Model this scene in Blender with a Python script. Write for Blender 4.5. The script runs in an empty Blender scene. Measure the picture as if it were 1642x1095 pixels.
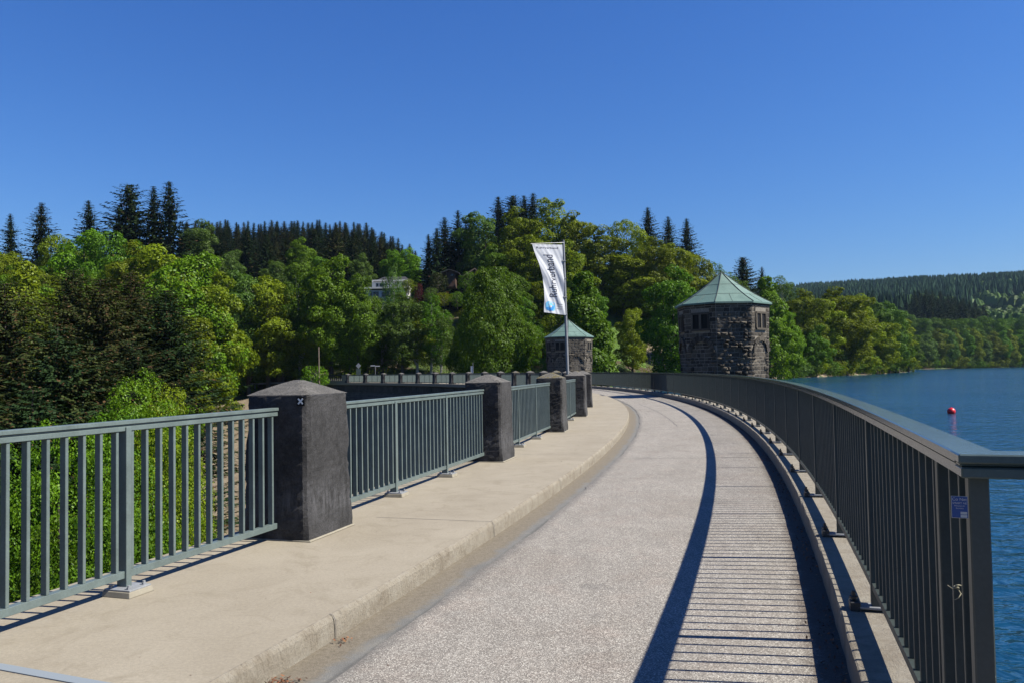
import bpy, math, random
import numpy as np
from mathutils import Vector, Matrix

sc = bpy.context.scene
# ------------------------------------------------------------------ camera
EYE = 1.508
FPX = 1287.7
PITCH, ROLL = 0.03581, -0.01693
fw = Vector((0, math.cos(PITCH), math.sin(PITCH)))
up0 = Vector((0, -math.sin(PITCH), math.cos(PITCH)))
rt0 = Vector((1, 0, 0))
RT = math.cos(ROLL) * rt0 + math.sin(ROLL) * up0
UP = -math.sin(ROLL) * rt0 + math.cos(ROLL) * up0
cam_d = bpy.data.cameras.new('camera')
cam = bpy.data.objects.new('camera', cam_d)
sc.collection.objects.link(cam)
cam_d.sensor_width = 36
cam_d.lens = FPX / 1642 * 36
cam_d.clip_start = 0.05
cam_d.clip_end = 8000
M = Matrix((RT, UP, -fw)).transposed().to_4x4()
M.translation = Vector((0, 0, EYE))
cam.matrix_world = M
sc.camera = cam

# ------------------------------------------------------------------ sky, sun
SUN_EL = math.radians(48.0)
SUN_H = Vector((0.977, -0.213, 0)).normalized()
SUN_DIR = Vector((SUN_H.x * math.cos(SUN_EL), SUN_H.y * math.cos(SUN_EL), math.sin(SUN_EL)))
world = bpy.data.worlds.new('World')
sc.world = world
world.use_nodes = True
wn = world.node_tree
bg = wn.nodes['Background']
sky = wn.nodes.new('ShaderNodeTexSky')
sky.sky_type = 'NISHITA'
sky.sun_disc = False
sky.sun_elevation = SUN_EL
sky.sun_rotation = math.atan2(SUN_H.x, SUN_H.y)
sky.altitude = 400
sky.air_density = 1.5
sky.dust_density = 0.0
sky.ozone_density = 8.0
# grade the clear spring sky a little deeper overhead
sep_ = wn.nodes.new('ShaderNodeSeparateColor'); com_ = wn.nodes.new('ShaderNodeCombineColor')
wn.links.new(sky.outputs[0], sep_.inputs[0])
for ch, (gain, power) in enumerate(((0.329, 1.33), (0.534, 1.14), (1.161, 0.92))):
    pw = wn.nodes.new('ShaderNodeMath'); pw.operation = 'POWER'; pw.inputs[1].default_value = power
    ml = wn.nodes.new('ShaderNodeMath'); ml.operation = 'MULTIPLY'; ml.inputs[1].default_value = gain
    wn.links.new(sep_.outputs[ch], pw.inputs[0]); wn.links.new(pw.outputs[0], ml.inputs[0]); wn.links.new(ml.outputs[0], com_.inputs[ch])
wn.links.new(com_.outputs[0], bg.inputs[0])
bg.inputs[1].default_value = 0.0606
sun_d = bpy.data.lights.new('sun', 'SUN')
sun_d.energy = 5.0
sun_d.angle = math.radians(0.53)
sun_d.color = (1.0, 0.945, 0.83)
sun = bpy.data.objects.new('sun', sun_d)
sc.collection.objects.link(sun)
sun.rotation_euler = SUN_DIR.to_track_quat('Z', 'Y').to_euler()
sun.location = (60, -20, 90)
sc.view_settings.view_transform = 'Standard'
sc.view_settings.look = 'None'
sc.view_settings.exposure = 1.0
sc.view_settings.gamma = 1.0

# ------------------------------------------------------------------ helpers
COL = sc.collection
CX, CY = -130.127, 46.141            # centre of the dam's curve
R_LEFT = 133.66                      # left railing line
R_KERB = 135.34
R_RK = 138.344                       # right upstand
R_RR = 138.555                       # right railing line
SC = 1 / 1288.0

def P(th, r, z=0.0):
    return Vector((CX + r * math.cos(th), CY + r * math.sin(th), z))

def at(px, py, D):
    """the point at real distance D (metres ahead) seen in direction px, py"""
    d = fw + RT * ((px - 821) / FPX) - UP * ((py - 547.5) / FPX)
    t = D / d.y
    return Vector((d.x * t, D, EYE + d.z * t))

def tag(o, label=None, cat=None, group=None, kind=None):
    if label: o['label'] = label
    if cat: o['category'] = cat
    if group: o['group'] = group
    if kind: o['kind'] = kind
    return o

def empty(name, loc, rz, label, cat, group=None):
    o = bpy.data.objects.new(name, None)
    COL.objects.link(o)
    o.empty_display_size = 0.2
    o.location = loc
    o.rotation_euler = (0, 0, rz)
    return tag(o, label, cat, group)

class MB:
    """collects verts/faces for one mesh"""
    def __init__(s):
        s.v = []; s.f = []; s.uv = None; s.sm = False
    def add(s, vs, fs):
        n = len(s.v)
        s.v.extend([tuple(v) for v in vs])
        s.f.extend([tuple(i + n for i in f) for f in fs])
    def box(s, c, size, rz=0.0, taper=1.0):
        hx, hy, hz = size[0] / 2, size[1] / 2, size[2] / 2
        ca, sa = math.cos(rz), math.sin(rz)
        vs = []
        for dz, k in ((-hz, 1.0), (hz, taper)):
            for dx, dy in ((-hx, -hy), (hx, -hy), (hx, hy), (-hx, hy)):
                x, y = dx * k, dy * k
                vs.append((c[0] + x * ca - y * sa, c[1] + x * sa + y * ca, c[2] + dz))
        s.add(vs, [(3, 2, 1, 0), (4, 5, 6, 7), (0, 1, 5, 4), (1, 2, 6, 5), (2, 3, 7, 6), (3, 0, 4, 7)])
    def tube(s, pts, rad, n=8, cap=True):
        pts = [Vector(p) for p in pts]
        rings = []
        for i, p in enumerate(pts):
            a = pts[max(0, i - 1)]; b = pts[min(len(pts) - 1, i + 1)]
            d = (b - a).normalized()
            u = d.orthogonal().normalized() if abs(d.z) < 0.999 else Vector((1, 0, 0))
            if abs(d.z) < 0.999:
                u = d.cross(Vector((0, 0, 1))).normalized()
            w = d.cross(u).normalized()
            r = rad[i] if hasattr(rad, '__len__') else rad
            rings.append([p + (u * math.cos(2 * math.pi * k / n) + w * math.sin(2 * math.pi * k / n)) * r for k in range(n)])
        vs = [v for ring in rings for v in ring]
        fs = []
        for i in range(len(pts) - 1):
            for k in range(n):
                k2 = (k + 1) % n
                fs.append((i * n + k, i * n + k2, (i + 1) * n + k2, (i + 1) * n + k))
        if cap:
            fs.append(tuple(range(n))[::-1])
            fs.append(tuple((len(pts) - 1) * n + k for k in range(n)))
        s.add(vs, fs)
    def arc(s, prof, th0, th1, seg, closed=True, caps=True, jit=None):
        """sweeps a profile of (r, z) along the dam's curve"""
        n = len(prof); vs = []; fs = []
        for i in range(seg + 1):
            th = th0 + (th1 - th0) * i / seg
            for k, (r, z) in enumerate(prof):
                dr, dz = jit(i, k) if jit else (0, 0)
                vs.append(P(th, r + dr, z + dz))
        m = n if closed else n - 1
        for i in range(seg):
            for k in range(m):
                k2 = (k + 1) % n
                fs.append((i * n + k, i * n + k2, (i + 1) * n + k2, (i + 1) * n + k))
        if closed and caps:
            fs.append(tuple(range(n))[::-1]); fs.append(tuple(seg * n + k for k in range(n)))
        s.add(vs, fs)
    def build(s, name, mat, parent=None, smooth=False, bevel=0.0, loc=None, seg=1):
        me = bpy.data.meshes.new(name)
        me.from_pydata(s.v, [], s.f)
        me.validate(clean_customdata=False)
        if smooth:
            me.polygons.foreach_set('use_smooth', [True] * len(me.polygons))
        me.update()
        if mat: me.materials.append(mat)
        o = bpy.data.objects.new(name, me)
        COL.objects.link(o)
        if parent: o.parent = parent
        if loc: o.location = loc
        if bevel > 0:
            b = o.modifiers.new('bevel', 'BEVEL'); b.width = bevel; b.segments = seg; b.limit_method = 'ANGLE'
        return o

def np_mesh(name, verts, quads, mat, smooth=False, uv=None):
    me = bpy.data.meshes.new(name)
    verts = np.asarray(verts, np.float32); quads = np.asarray(quads, np.int32)
    k = quads.shape[1]
    me.vertices.add(len(verts)); me.vertices.foreach_set('co', verts.ravel())
    me.loops.add(quads.size); me.loops.foreach_set('vertex_index', quads.ravel())
    me.polygons.add(len(quads))
    me.polygons.foreach_set('loop_start', np.arange(0, quads.size, k, dtype=np.int32))
    if uv is not None:
        l = me.uv_layers.new(name='UVMap'); l.data.foreach_set('uv', np.asarray(uv, np.float32).ravel())
    me.update(calc_edges=True)
    if smooth: me.polygons.foreach_set('use_smooth', [True] * len(quads))
    if mat: me.materials.append(mat)
    return me

def link(name, me, parent=None, loc=None):
    o = bpy.data.objects.new(name, me); COL.objects.link(o)
    if parent: o.parent = parent
    if loc is not None: o.location = loc
    return o

def copy_tree(o, parent=None):
    c = o.copy(); COL.objects.link(c); c.parent = parent
    for ch in KIDS.get(o.name, ()) or [x for x in o.children]:
        copy_tree(ch, c)
    return c
KIDS = {}

# ------------------------------------------------------------------ materials
ALB = 0.77            # common scale of the base colours, matched to the exposure
class Mat:
    def __init__(s, name):
        s.m = bpy.data.materials.new(name); s.m.use_nodes = True
        s.nt = s.m.node_tree; s.b = s.nt.nodes['Principled BSDF']; s.out = s.nt.nodes['Material Output']
        s.co = None
    def n(s, t, **kw):
        x = s.nt.nodes.new(t)
        for k, v in kw.items(): setattr(x, k, v)
        return x
    def L(s, a, b): s.nt.links.new(a, b)
    def coord(s, kind='Object', scale=(1, 1, 1)):
        tc = s.n('ShaderNodeTexCoord'); mp = s.n('ShaderNodeMapping')
        mp.inputs['Scale'].default_value = scale
        s.L(tc.outputs[kind], mp.inputs[0]); return mp.outputs[0]
    def noise(s, vec, scale, detail=4, rough=0.6, dist=0.0):
        x = s.n('ShaderNodeTexNoise'); x.inputs['Scale'].default_value = scale
        x.inputs['Detail'].default_value = detail; x.inputs['Roughness'].default_value = rough
        x.inputs['Distortion'].default_value = dist
        s.L(vec, x.inputs['Vector']); return x.outputs['Fac']
    def vor(s, vec, scale, out='Color'):
        x = s.n('ShaderNodeTexVoronoi'); x.inputs['Scale'].default_value = scale
        s.L(vec, x.inputs['Vector']); return x.outputs[out]
    def ramp(s, fac, stops, interp='LINEAR'):
        x = s.n('ShaderNodeValToRGB'); e = x.color_ramp.elements
        x.color_ramp.interpolation = interp
        while len(e) < len(stops): e.new(0.5)
        for q, (p, c) in zip(e, stops):
            q.position = p; q.color = (c[0], c[1], c[2], 1) if hasattr(c, '__len__') else (c, c, c, 1)
        s.L(fac, x.inputs[0]); return x.outputs[0]
    def mix(s, fac, a, b, mode='MIX'):
        x = s.n('ShaderNodeMix', data_type='RGBA', blend_type=mode)
        for v, i in ((fac, 0), (a, 6), (b, 7)):
            if hasattr(v, 'links'): s.L(v, x.inputs[i])
            elif hasattr(v, '__len__'): x.inputs[i].default_value = (v[0], v[1], v[2], 1)
            else: x.inputs[i].default_value = v if i == 0 else (v, v, v, 1)
        return x.outputs[2]
    def bump(s, h, strength=0.3, dist=0.02, normal=None):
        x = s.n('ShaderNodeBump'); x.inputs['Strength'].default_value = strength
        x.inputs['Distance'].default_value = dist; s.L(h, x.inputs['Height'])
        if normal: s.L(normal, x.inputs['Normal'])
        s.L(x.outputs[0], s.b.inputs['Normal']); return x.outputs[0]
    def col(s, c):
        if hasattr(c, 'links'): s.L(s.mix(1.0, c, (ALB, ALB, ALB), 'MULTIPLY'), s.b.inputs['Base Color'])
        else: s.b.inputs['Base Color'].default_value = (c[0] * ALB, c[1] * ALB, c[2] * ALB, 1)
    def set(s, **kw):
        for k, v in kw.items():
            k = k.replace('_', ' ')
            if hasattr(v, 'links'): s.L(v, s.b.inputs[k])
            else: s.b.inputs[k].default_value = v
        return s

def polar_z(m):
    """geometry node position (world) for world-scale textures"""
    g = m.n('ShaderNodeNewGeometry'); return g.outputs['Position']

def radial(m, lo, hi):
    """0..1 across the crest between two radii of the dam's curve"""
    g = m.n('ShaderNodeNewGeometry'); sub = m.n('ShaderNodeVectorMath', operation='SUBTRACT'); m.L(g.outputs['Position'], sub.inputs[0]); sub.inputs[1].default_value = (CX, CY, 0)
    mu = m.n('ShaderNodeVectorMath', operation='MULTIPLY'); m.L(sub.outputs[0], mu.inputs[0]); mu.inputs[1].default_value = (1, 1, 0)
    ln = m.n('ShaderNodeVectorMath', operation='LENGTH'); m.L(mu.outputs[0], ln.inputs[0])
    mr = m.n('ShaderNodeMapRange'); m.L(ln.outputs['Value'], mr.inputs[0]); mr.inputs[1].default_value = lo; mr.inputs[2].default_value = hi
    return mr.outputs[0]
def wobble(m, fac, noise_out, amt):
    x = m.n('ShaderNodeMath', operation='MULTIPLY_ADD'); m.L(noise_out, x.inputs[0]); x.inputs[1].default_value = amt; m.L(fac, x.inputs[2])
    return x.outputs[0]
# walkway concrete
m = Mat('walkway concrete'); v = polar_z(m)
a = m.ramp(m.noise(v, 0.9, 6, 0.65, 0.6), [(0.3, (0.2719, 0.2352, 0.1753)), (0.7, (0.3354, 0.2958, 0.2269))])
b = m.ramp(m.noise(v, 45, 3, 0.7), [(0.35, 0.88), (0.65, 1.06)])
c_ = m.mix(1.0, a, b, 'MULTIPLY')
st = m.ramp(m.noise(v, 2.1, 7, 0.8, 1.4), [(0.50, 0.0), (0.72, 0.75)])
c_ = m.mix(st, c_, (0.2046, 0.1716, 0.1166))
sp = m.ramp(m.noise(v, 140, 2, 0.5), [(0.22, 0.6), (0.3, 1.0)])
c_ = m.mix(1.0, c_, sp, 'MULTIPLY')
m.col(c_); m.set(Roughness=0.9); m.bump(m.noise(v, 90, 4, 0.7), 0.25, 0.01)
M_WALK = m.m
# kerb stone
m = Mat('kerb concrete'); v = polar_z(m)
a = m.ramp(m.noise(v, 6, 6, 0.7, 0.5), [(0.3, (0.192, 0.16, 0.1184)), (0.5, (0.2688, 0.2368, 0.1856)), (0.75, (0.32, 0.2944, 0.2432))])
b = m.ramp(m.vor(v, 70, 'Distance'), [(0.08, 0.55), (0.3, 1.0)])
m.col(m.mix(0.7, a, m.mix(1.0, a, b, 'MULTIPLY'))); m.set(Roughness=0.95)
m.bump(m.noise(v, 40, 6, 0.8), 0.8, 0.02)
M_KERB = m.m
# gutter
m = Mat('gutter mortar'); v = polar_z(m)
a = m.ramp(m.noise(v, 2.6, 6, 0.7, 1.0), [(0.3, (0.1344, 0.1318, 0.1216)), (0.55, (0.1728, 0.169, 0.1562)), (0.72, (0.2176, 0.2048, 0.1728))])
dn = wobble(m, radial(m, 135.34, 135.72), m.noise(v, 2.2, 7, 0.8, 1.2), -1.15)
dirt = m.ramp(dn, [(0.0, 1.0), (0.22, 0.0)])
a = m.mix(dirt, a, m.ramp(m.noise(v, 30, 5, 0.8), [(0.3, (0.128, 0.105, 0.07168)), (0.7, (0.224, 0.192, 0.1434))]))
edge = m.ramp(wobble(m, radial(m, 135.34, 135.72), m.noise(v, 9.0, 4, 0.75, 0.8), .12), [(0.93, 0.0), (1.0, 0.6)])
a = m.mix(edge, a, (0.0768, 0.07424, 0.0704))
b = m.ramp(m.noise(v, 90, 3, 0.7), [(0.3, 0.8), (0.7, 1.15)])
m.col(m.mix(1.0, a, b, 'MULTIPLY')); m.set(Roughness=0.9); m.bump(m.noise(v, 60, 5, 0.8), 0.6, 0.01)
M_GUT = m.m
# exposed-aggregate asphalt
m = Mat('speckled asphalt'); v = polar_z(m)
cell = m.vor(v, 160, 'Color')
sep = m.n('ShaderNodeSeparateColor'); m.L(cell, sep.inputs[0])
st1 = m.ramp(sep.outputs[0], [(0.0, (0.1236, 0.1117, 0.09705)), (0.3, (0.1942, 0.1746, 0.1502)), (0.55, (0.2531, 0.2281, 0.1964)), (0.78, (0.3178, 0.2887, 0.2519)), (0.95, (0.5179, 0.493, 0.4333))])
big = m.ramp(m.noise(v, 0.8, 6, 0.7, 0.6), [(0.3, (0.86, 0.84, 0.82)), (0.5, (1.0, 1.0, 1.0)), (0.72, (1.09, 1.09, 1.09))])
c_ = m.mix(1.0, st1, big, 'MULTIPLY')
red = m.ramp(m.noise(v, 2.3, 4, 0.7, 0.2), [(0.5, 0.0), (0.7, 0.35)])
c_ = m.mix(red, c_, m.mix(1.0, c_, (1.06, 0.93, 0.88), 'MULTIPLY'))
stain = m.ramp(m.noise(v, 1.9, 4, 0.6, 0.3), [(0.63, 0.0), (0.74, 0.5)])
c_ = m.mix(stain, c_, (0.085, 0.078, 0.074))
fine = m.ramp(m.noise(m.coord('Object', (1, .25, 1)), 6.0, 5, 0.7, 0.2), [(0.35, 0.90), (0.65, 1.06)])
c_ = m.mix(1.0, c_, fine, 'MULTIPLY')
rr_ = radial(m, 135.7, 138.35)
dirt = m.ramp(wobble(m, rr_, m.noise(v, 5.0, 5, 0.8, 0.5), .10), [(0.955, 0.0), (1.02, 0.85)])
c_ = m.mix(dirt, c_, (0.055, 0.036, 0.022))
dirt2 = m.ramp(wobble(m, rr_, m.noise(v, 7.0, 5, 0.8, 0.5), .08), [(0.035, 0.75), (0.085, 0.0)])
c_ = m.mix(dirt2, c_, (0.10, 0.096, 0.09))
m.col(c_); m.set(Roughness=0.85)
m.bump(m.vor(v, 160, 'Distance'), 0.5, 0.004)
M_ROAD = m.m
# dark weathered concrete / stone of the pillars
def dark_stone(name, lo, hi, moss=0.0, sc_=1.0):
    m = Mat(name); v = m.coord('Object')
    a = m.ramp(m.noise(v, 4.5 * sc_, 8, 0.78, 0.15), [(0.34, lo), (0.68, hi)])
    b = m.ramp(m.noise(v, 55 * sc_, 3, 0.75), [(0.3, 0.7), (0.7, 1.3)])
    c = m.mix(1.0, a, b, 'MULTIPLY')
    # worn pale band near the foot
    tc = m.n('ShaderNodeTexCoord'); sx = m.n('ShaderNodeSeparateXYZ'); m.L(tc.outputs['Object'], sx.inputs[0])
    z = m.ramp(sx.outputs[2], [(0.12, 0.0), (0.3, 1.0), (0.42, 0.75), (0.6, 0.0)])
    strk = m.ramp(m.noise(m.coord('Object', (9, 9, 1.6)), 2.0, 5, 0.7), [(0.42, 0.0), (0.68, 0.8)])
    f = m.mix(1.0, z, strk, 'MULTIPLY')
    c = m.mix(f, c, (0.1302, 0.1302, 0.1395))
    top = m.ramp(sx.outputs[2], [(0.985, 0.0), (1.0, 1.0)])
    pit = m.ramp(m.vor(v, 46, 'Distance'), [(0.08, 0.25), (0.22, 1.0)])
    c = m.mix(0.8, c, m.mix(1.0, c, pit, 'MULTIPLY'))
    if moss:
        mo = m.ramp(m.noise(v, 5, 5, 0.7), [(0.5, 0.0), (0.6, moss)])
        g = m.n('ShaderNodeNewGeometry'); s2 = m.n('ShaderNodeSeparateXYZ'); m.L(g.outputs['Normal'], s2.inputs[0])
        upf = m.ramp(s2.outputs[2], [(0.5, 0.0), (0.8, 1.0)])
        c = m.mix(m.mix(1.0, mo, upf, 'MULTIPLY'), c, (0.0806, 0.0651, 0.0186))
    m.col(c); m.set(Roughness=0.95)
    m.bump(m.noise(v, 38, 8, 0.85), 1.0, 0.018)
    return m.m
M_PIL = dark_stone('weathered black concrete', (0.0112, 0.0108, 0.0108), (0.0701, 0.0683, 0.0710))
M_PILM = dark_stone('weathered mossy concrete', (0.0112, 0.0108, 0.0104), (0.0701, 0.0683, 0.0674), 0.85)
# pale mortar
m = Mat('pale mortar'); v = polar_z(m)
m.col(m.ramp(m.noise(v, 12, 5, 0.7), [(0.3, (0.2244, 0.198, 0.1452)), (0.7, (0.3168, 0.2904, 0.231))])); m.set(Roughness=0.95)
M_MORT = m.m
# pillar caps (paler grey than the shafts, some mossy)
def cap_mat(name, moss):
    m = Mat(name); v = m.coord('Object')
    a = m.ramp(m.noise(v, 7, 8, 0.8, 0.5), [(0.3, (0.06828, 0.06426, 0.05883)), (0.55, (0.1366, 0.1285, 0.1177)), (0.75, (0.2169, 0.2008, 0.1804))])
    b = m.ramp(m.noise(v, 60, 3, 0.8), [(0.3, 0.6), (0.7, 1.35)])
    c = m.mix(1.0, a, b, 'MULTIPLY')
    if moss: c = m.mix(m.ramp(m.noise(v, 6, 5, 0.7), [(0.42, 0.0), (0.55, 0.9)]), c, (0.1205, 0.09639, 0.02746))
    m.col(c); m.set(Roughness=0.95); m.bump(m.noise(v, 45, 8, 0.85), 1.0, 0.02)
    return m.m
M_CAP = cap_mat('grey cap concrete', False); M_CAPM = cap_mat('mossy cap concrete', True)
# painted steel
def paint(name, c, rough=0.42, dirt=0.25, spec=0.5):
    m = Mat(name); v = polar_z(m)
    n1 = m.ramp(m.noise(v, 5, 5, 0.7), [(0.3, 1 - dirt), (0.7, 1 + dirt * .4)])
    n2 = m.ramp(m.noise(v, 80, 3, 0.7), [(0.2, 0.86), (0.8, 1.08)])
    cc = m.mix(1.0, m.mix(1.0, c, n1, 'MULTIPLY'), n2, 'MULTIPLY')
    m.col(cc); m.set(Roughness=rough); m.b.inputs['Specular IOR Level'].default_value = spec
    m.bump(m.noise(v, 160, 3, 0.7), 0.12, 0.003)
    return m.m
M_RAIL = paint('grey green railing paint', (0.136, 0.1754, 0.1711), 0.38)
M_RAILT = paint('green handrail paint', (0.0867, 0.1173, 0.1122), 0.14, 0.2)
M_LRAIL = paint('shade-darkened railing paint', (0.0529, 0.0676, 0.0632), 0.4)  # long railing's green, darkened in the colour to stand in for backlit shade
M_GALV = paint('galvanised steel', (0.2856, 0.2992, 0.3196), 0.4)
M_DKST = paint('dark bolt steel', (0.034, 0.03536, 0.0374), 0.5)
M_POLE = paint('aluminium pole', (0.2856, 0.2924, 0.306), 0.35)
M_WHITE = paint('white paint', (0.5304, 0.5304, 0.5168), 0.5, 0.08)
M_BLK = paint('black plate', (0.00816, 0.00816, 0.00884), 0.6, 0.1, 0.2)
M_LGREY = paint('light grey lettering', (0.80, 0.80, 0.78), 0.6, 0.1)
M_WOOD = paint('weathered wood', (0.20, 0.155, 0.11), 0.85)
M_BROWN = paint('brown timber cladding', (0.07, 0.034, 0.022), 0.85)
M_ROOFT = paint('dark roof tiles', (0.03, 0.03, 0.034), 0.8)
M_WINGL = paint('dark window glass', (0.015, 0.018, 0.02), 0.1, 0.1)
M_REND = paint('white house render', (0.612, 0.6035, 0.578), 0.8, 0.08)

# masonry blocks
def masonry(name, lo, hi, shade=1.0):
    m = Mat(name); g = m.n('ShaderNodeNewGeometry'); v = m.coord('Object')
    r = g.outputs['Random Per Island']
    a = m.ramp(r, [(0.0, lo), (0.45, [(x + y) / 2 for x, y in zip(lo, hi)]), (0.9, hi), (1.0, [x * 1.35 for x in hi])])
    b = m.ramp(m.noise(v, 14, 5, 0.8), [(0.3, 0.6), (0.7, 1.4)])
    m.col(m.mix(1.0, a, b, 'MULTIPLY')); m.set(Roughness=0.95)
    m.bump(m.noise(v, 18, 6, 0.8), 0.9, 0.03)
    return m.m
M_BLOCK = masonry('dark greywacke blocks', (0.022, 0.018, 0.014), (0.105, 0.088, 0.066))
m = Mat('tower mortar'); v = m.coord('Object')
m.col(m.ramp(m.noise(v, 10, 5, 0.7), [(0.3, (0.16, 0.143, 0.12)), (0.7, (0.30, 0.27, 0.225))])); m.set(Roughness=1.0)
m.bump(m.noise(v, 30, 4, 0.7), 0.6, 0.02)
M_TMORT = m.m
# dam body stone, courses by brick texture on uv
m = Mat('dam wall stone'); tc = m.n('ShaderNodeTexCoord')
br = m.n('ShaderNodeTexBrick'); m.L(tc.outputs['UV'], br.inputs['Vector'])
br.inputs['Color1'].default_value = (0.045, 0.043, 0.043, 1); br.inputs['Color2'].default_value = (0.085, 0.08, 0.075, 1)
br.inputs['Mortar'].default_value = (0.12, 0.115, 0.105, 1); br.inputs['Scale'].default_value = 1.0
br.inputs['Mortar Size'].default_value = 0.02; br.inputs['Brick Width'].default_value = 0.7; br.inputs['Row Height'].default_value = 0.35
v = polar_z(m)
m.col(m.mix(1.0, br.outputs['Color'], m.ramp(m.noise(v, 0.6, 6, 0.7), [(0.3, 0.55), (0.7, 1.3)]), 'MULTIPLY')); m.set(Roughness=0.95)
m.bump(m.noise(v, 8, 6, 0.8), 0.8, 0.05)
M_DAM = m.m
# copper
m = Mat('green copper patina'); v = m.coord('Object')
a = m.ramp(m.noise(v, 1.3, 6, 0.7, 0.4), [(0.3, (0.0924, 0.1683, 0.1419)), (0.55, (0.1254, 0.2112, 0.1782)), (0.8, (0.165, 0.2541, 0.2178))])
s_ = m.ramp(m.noise(m.coord('Object', (6, 6, 0.8)), 3, 5, 0.7), [(0.3, 0.82), (0.7, 1.1)])
m.col(m.mix(1.0, a, s_, 'MULTIPLY')); m.set(Roughness=0.6); m.bump(m.noise(v, 5, 4, 0.6), 0.15, 0.03)
M_COP = m.m
m = Mat('dark seam copper'); m.col((0.0297, 0.0495, 0.04488)); m.set(Roughness=0.7); M_SEAM = m.m
# water
m = Mat('lake water'); v = polar_z(m)
mp = m.n('ShaderNodeMapping'); mp.inputs['Scale'].default_value = (0.75, 1.0, 1.0); mp.inputs['Rotation'].default_value = (0, 0, 0.25); m.L(v, mp.inputs[0])
w1 = m.noise(mp.outputs[0], 2.6, 3, 0.55, 0.4); w2 = m.noise(mp.outputs[0], 0.55, 3, 0.6, 0.5); w3 = m.noise(mp.outputs[0], 0.02, 3, 0.5)
add = m.n('ShaderNodeMath', operation='MULTIPLY_ADD'); m.L(w2, add.inputs[0]); add.inputs[1].default_value = 1.6; m.L(w1, add.inputs[2])
m.col(m.ramp(w3, [(0.35, (0.004, 0.040, 0.085)), (0.65, (0.006, 0.055, 0.12))]))
m.set(Roughness=0.12); m.b.inputs['IOR'].default_value = 1.33
wp = m.ramp(m.noise(mp.outputs[0], 0.035, 4, 0.6, 0.6), [(0.35, 0.45), (0.6, 1.0)])
bmp = m.n('ShaderNodeBump'); bmp.inputs['Distance'].default_value = 0.18; m.L(wp, bmp.inputs['Strength']); m.L(add.outputs[0], bmp.inputs['Height'])
m.L(bmp.outputs[0], m.b.inputs['Normal'])
M_WATER = m.m
# terrain
m = Mat('hillside ground'); v = polar_z(m)
n1 = m.noise(v, 0.12, 7, 0.7, 0.8)
gr = m.ramp(m.noise(v, 1.2, 6, 0.75), [(0.3, (0.035, 0.065, 0.010)), (0.7, (0.075, 0.13, 0.02))])
br_ = m.ramp(m.noise(v, 2.5, 6, 0.8), [(0.3, (0.045, 0.028, 0.016)), (0.55, (0.10, 0.07, 0.042)), (0.75, (0.19, 0.14, 0.095))])
f = m.ramp(n1, [(0.44, 0.0), (0.54, 1.0)])
m.col(m.mix(f, br_, gr)); m.set(Roughness=1.0); m.bump(m.noise(v, 3, 8, 0.85), 1.0, 0.35)
M_GROUND = m.m
m = Mat('bare earth bank'); v = polar_z(m)
c_ = m.ramp(m.noise(v, 1.0, 7, 0.8, 0.5), [(0.3, (0.10, 0.07, 0.045)), (0.5, (0.22, 0.17, 0.11)), (0.6, (0.27, 0.22, 0.15)), (0.72, (0.08, 0.11, 0.02))])
m.col(c_); m.set(Roughness=1.0); m.bump(m.noise(v, 5, 7, 0.85), 0.7, 0.08)
M_BANK = m.m
m = Mat('meadow grass'); v = polar_z(m)
m.col(m.ramp(m.noise(v, 0.9, 7, 0.8, 0.4), [(0.3, (0.05, 0.09, 0.012)), (0.55, (0.10, 0.19, 0.025)), (0.75, (0.16, 0.16, 0.06))])); m.set(Roughness=1.0)
m.bump(m.noise(v, 5, 7, 0.85), 1.0, 0.2)
M_MEADOW = m.m
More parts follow.
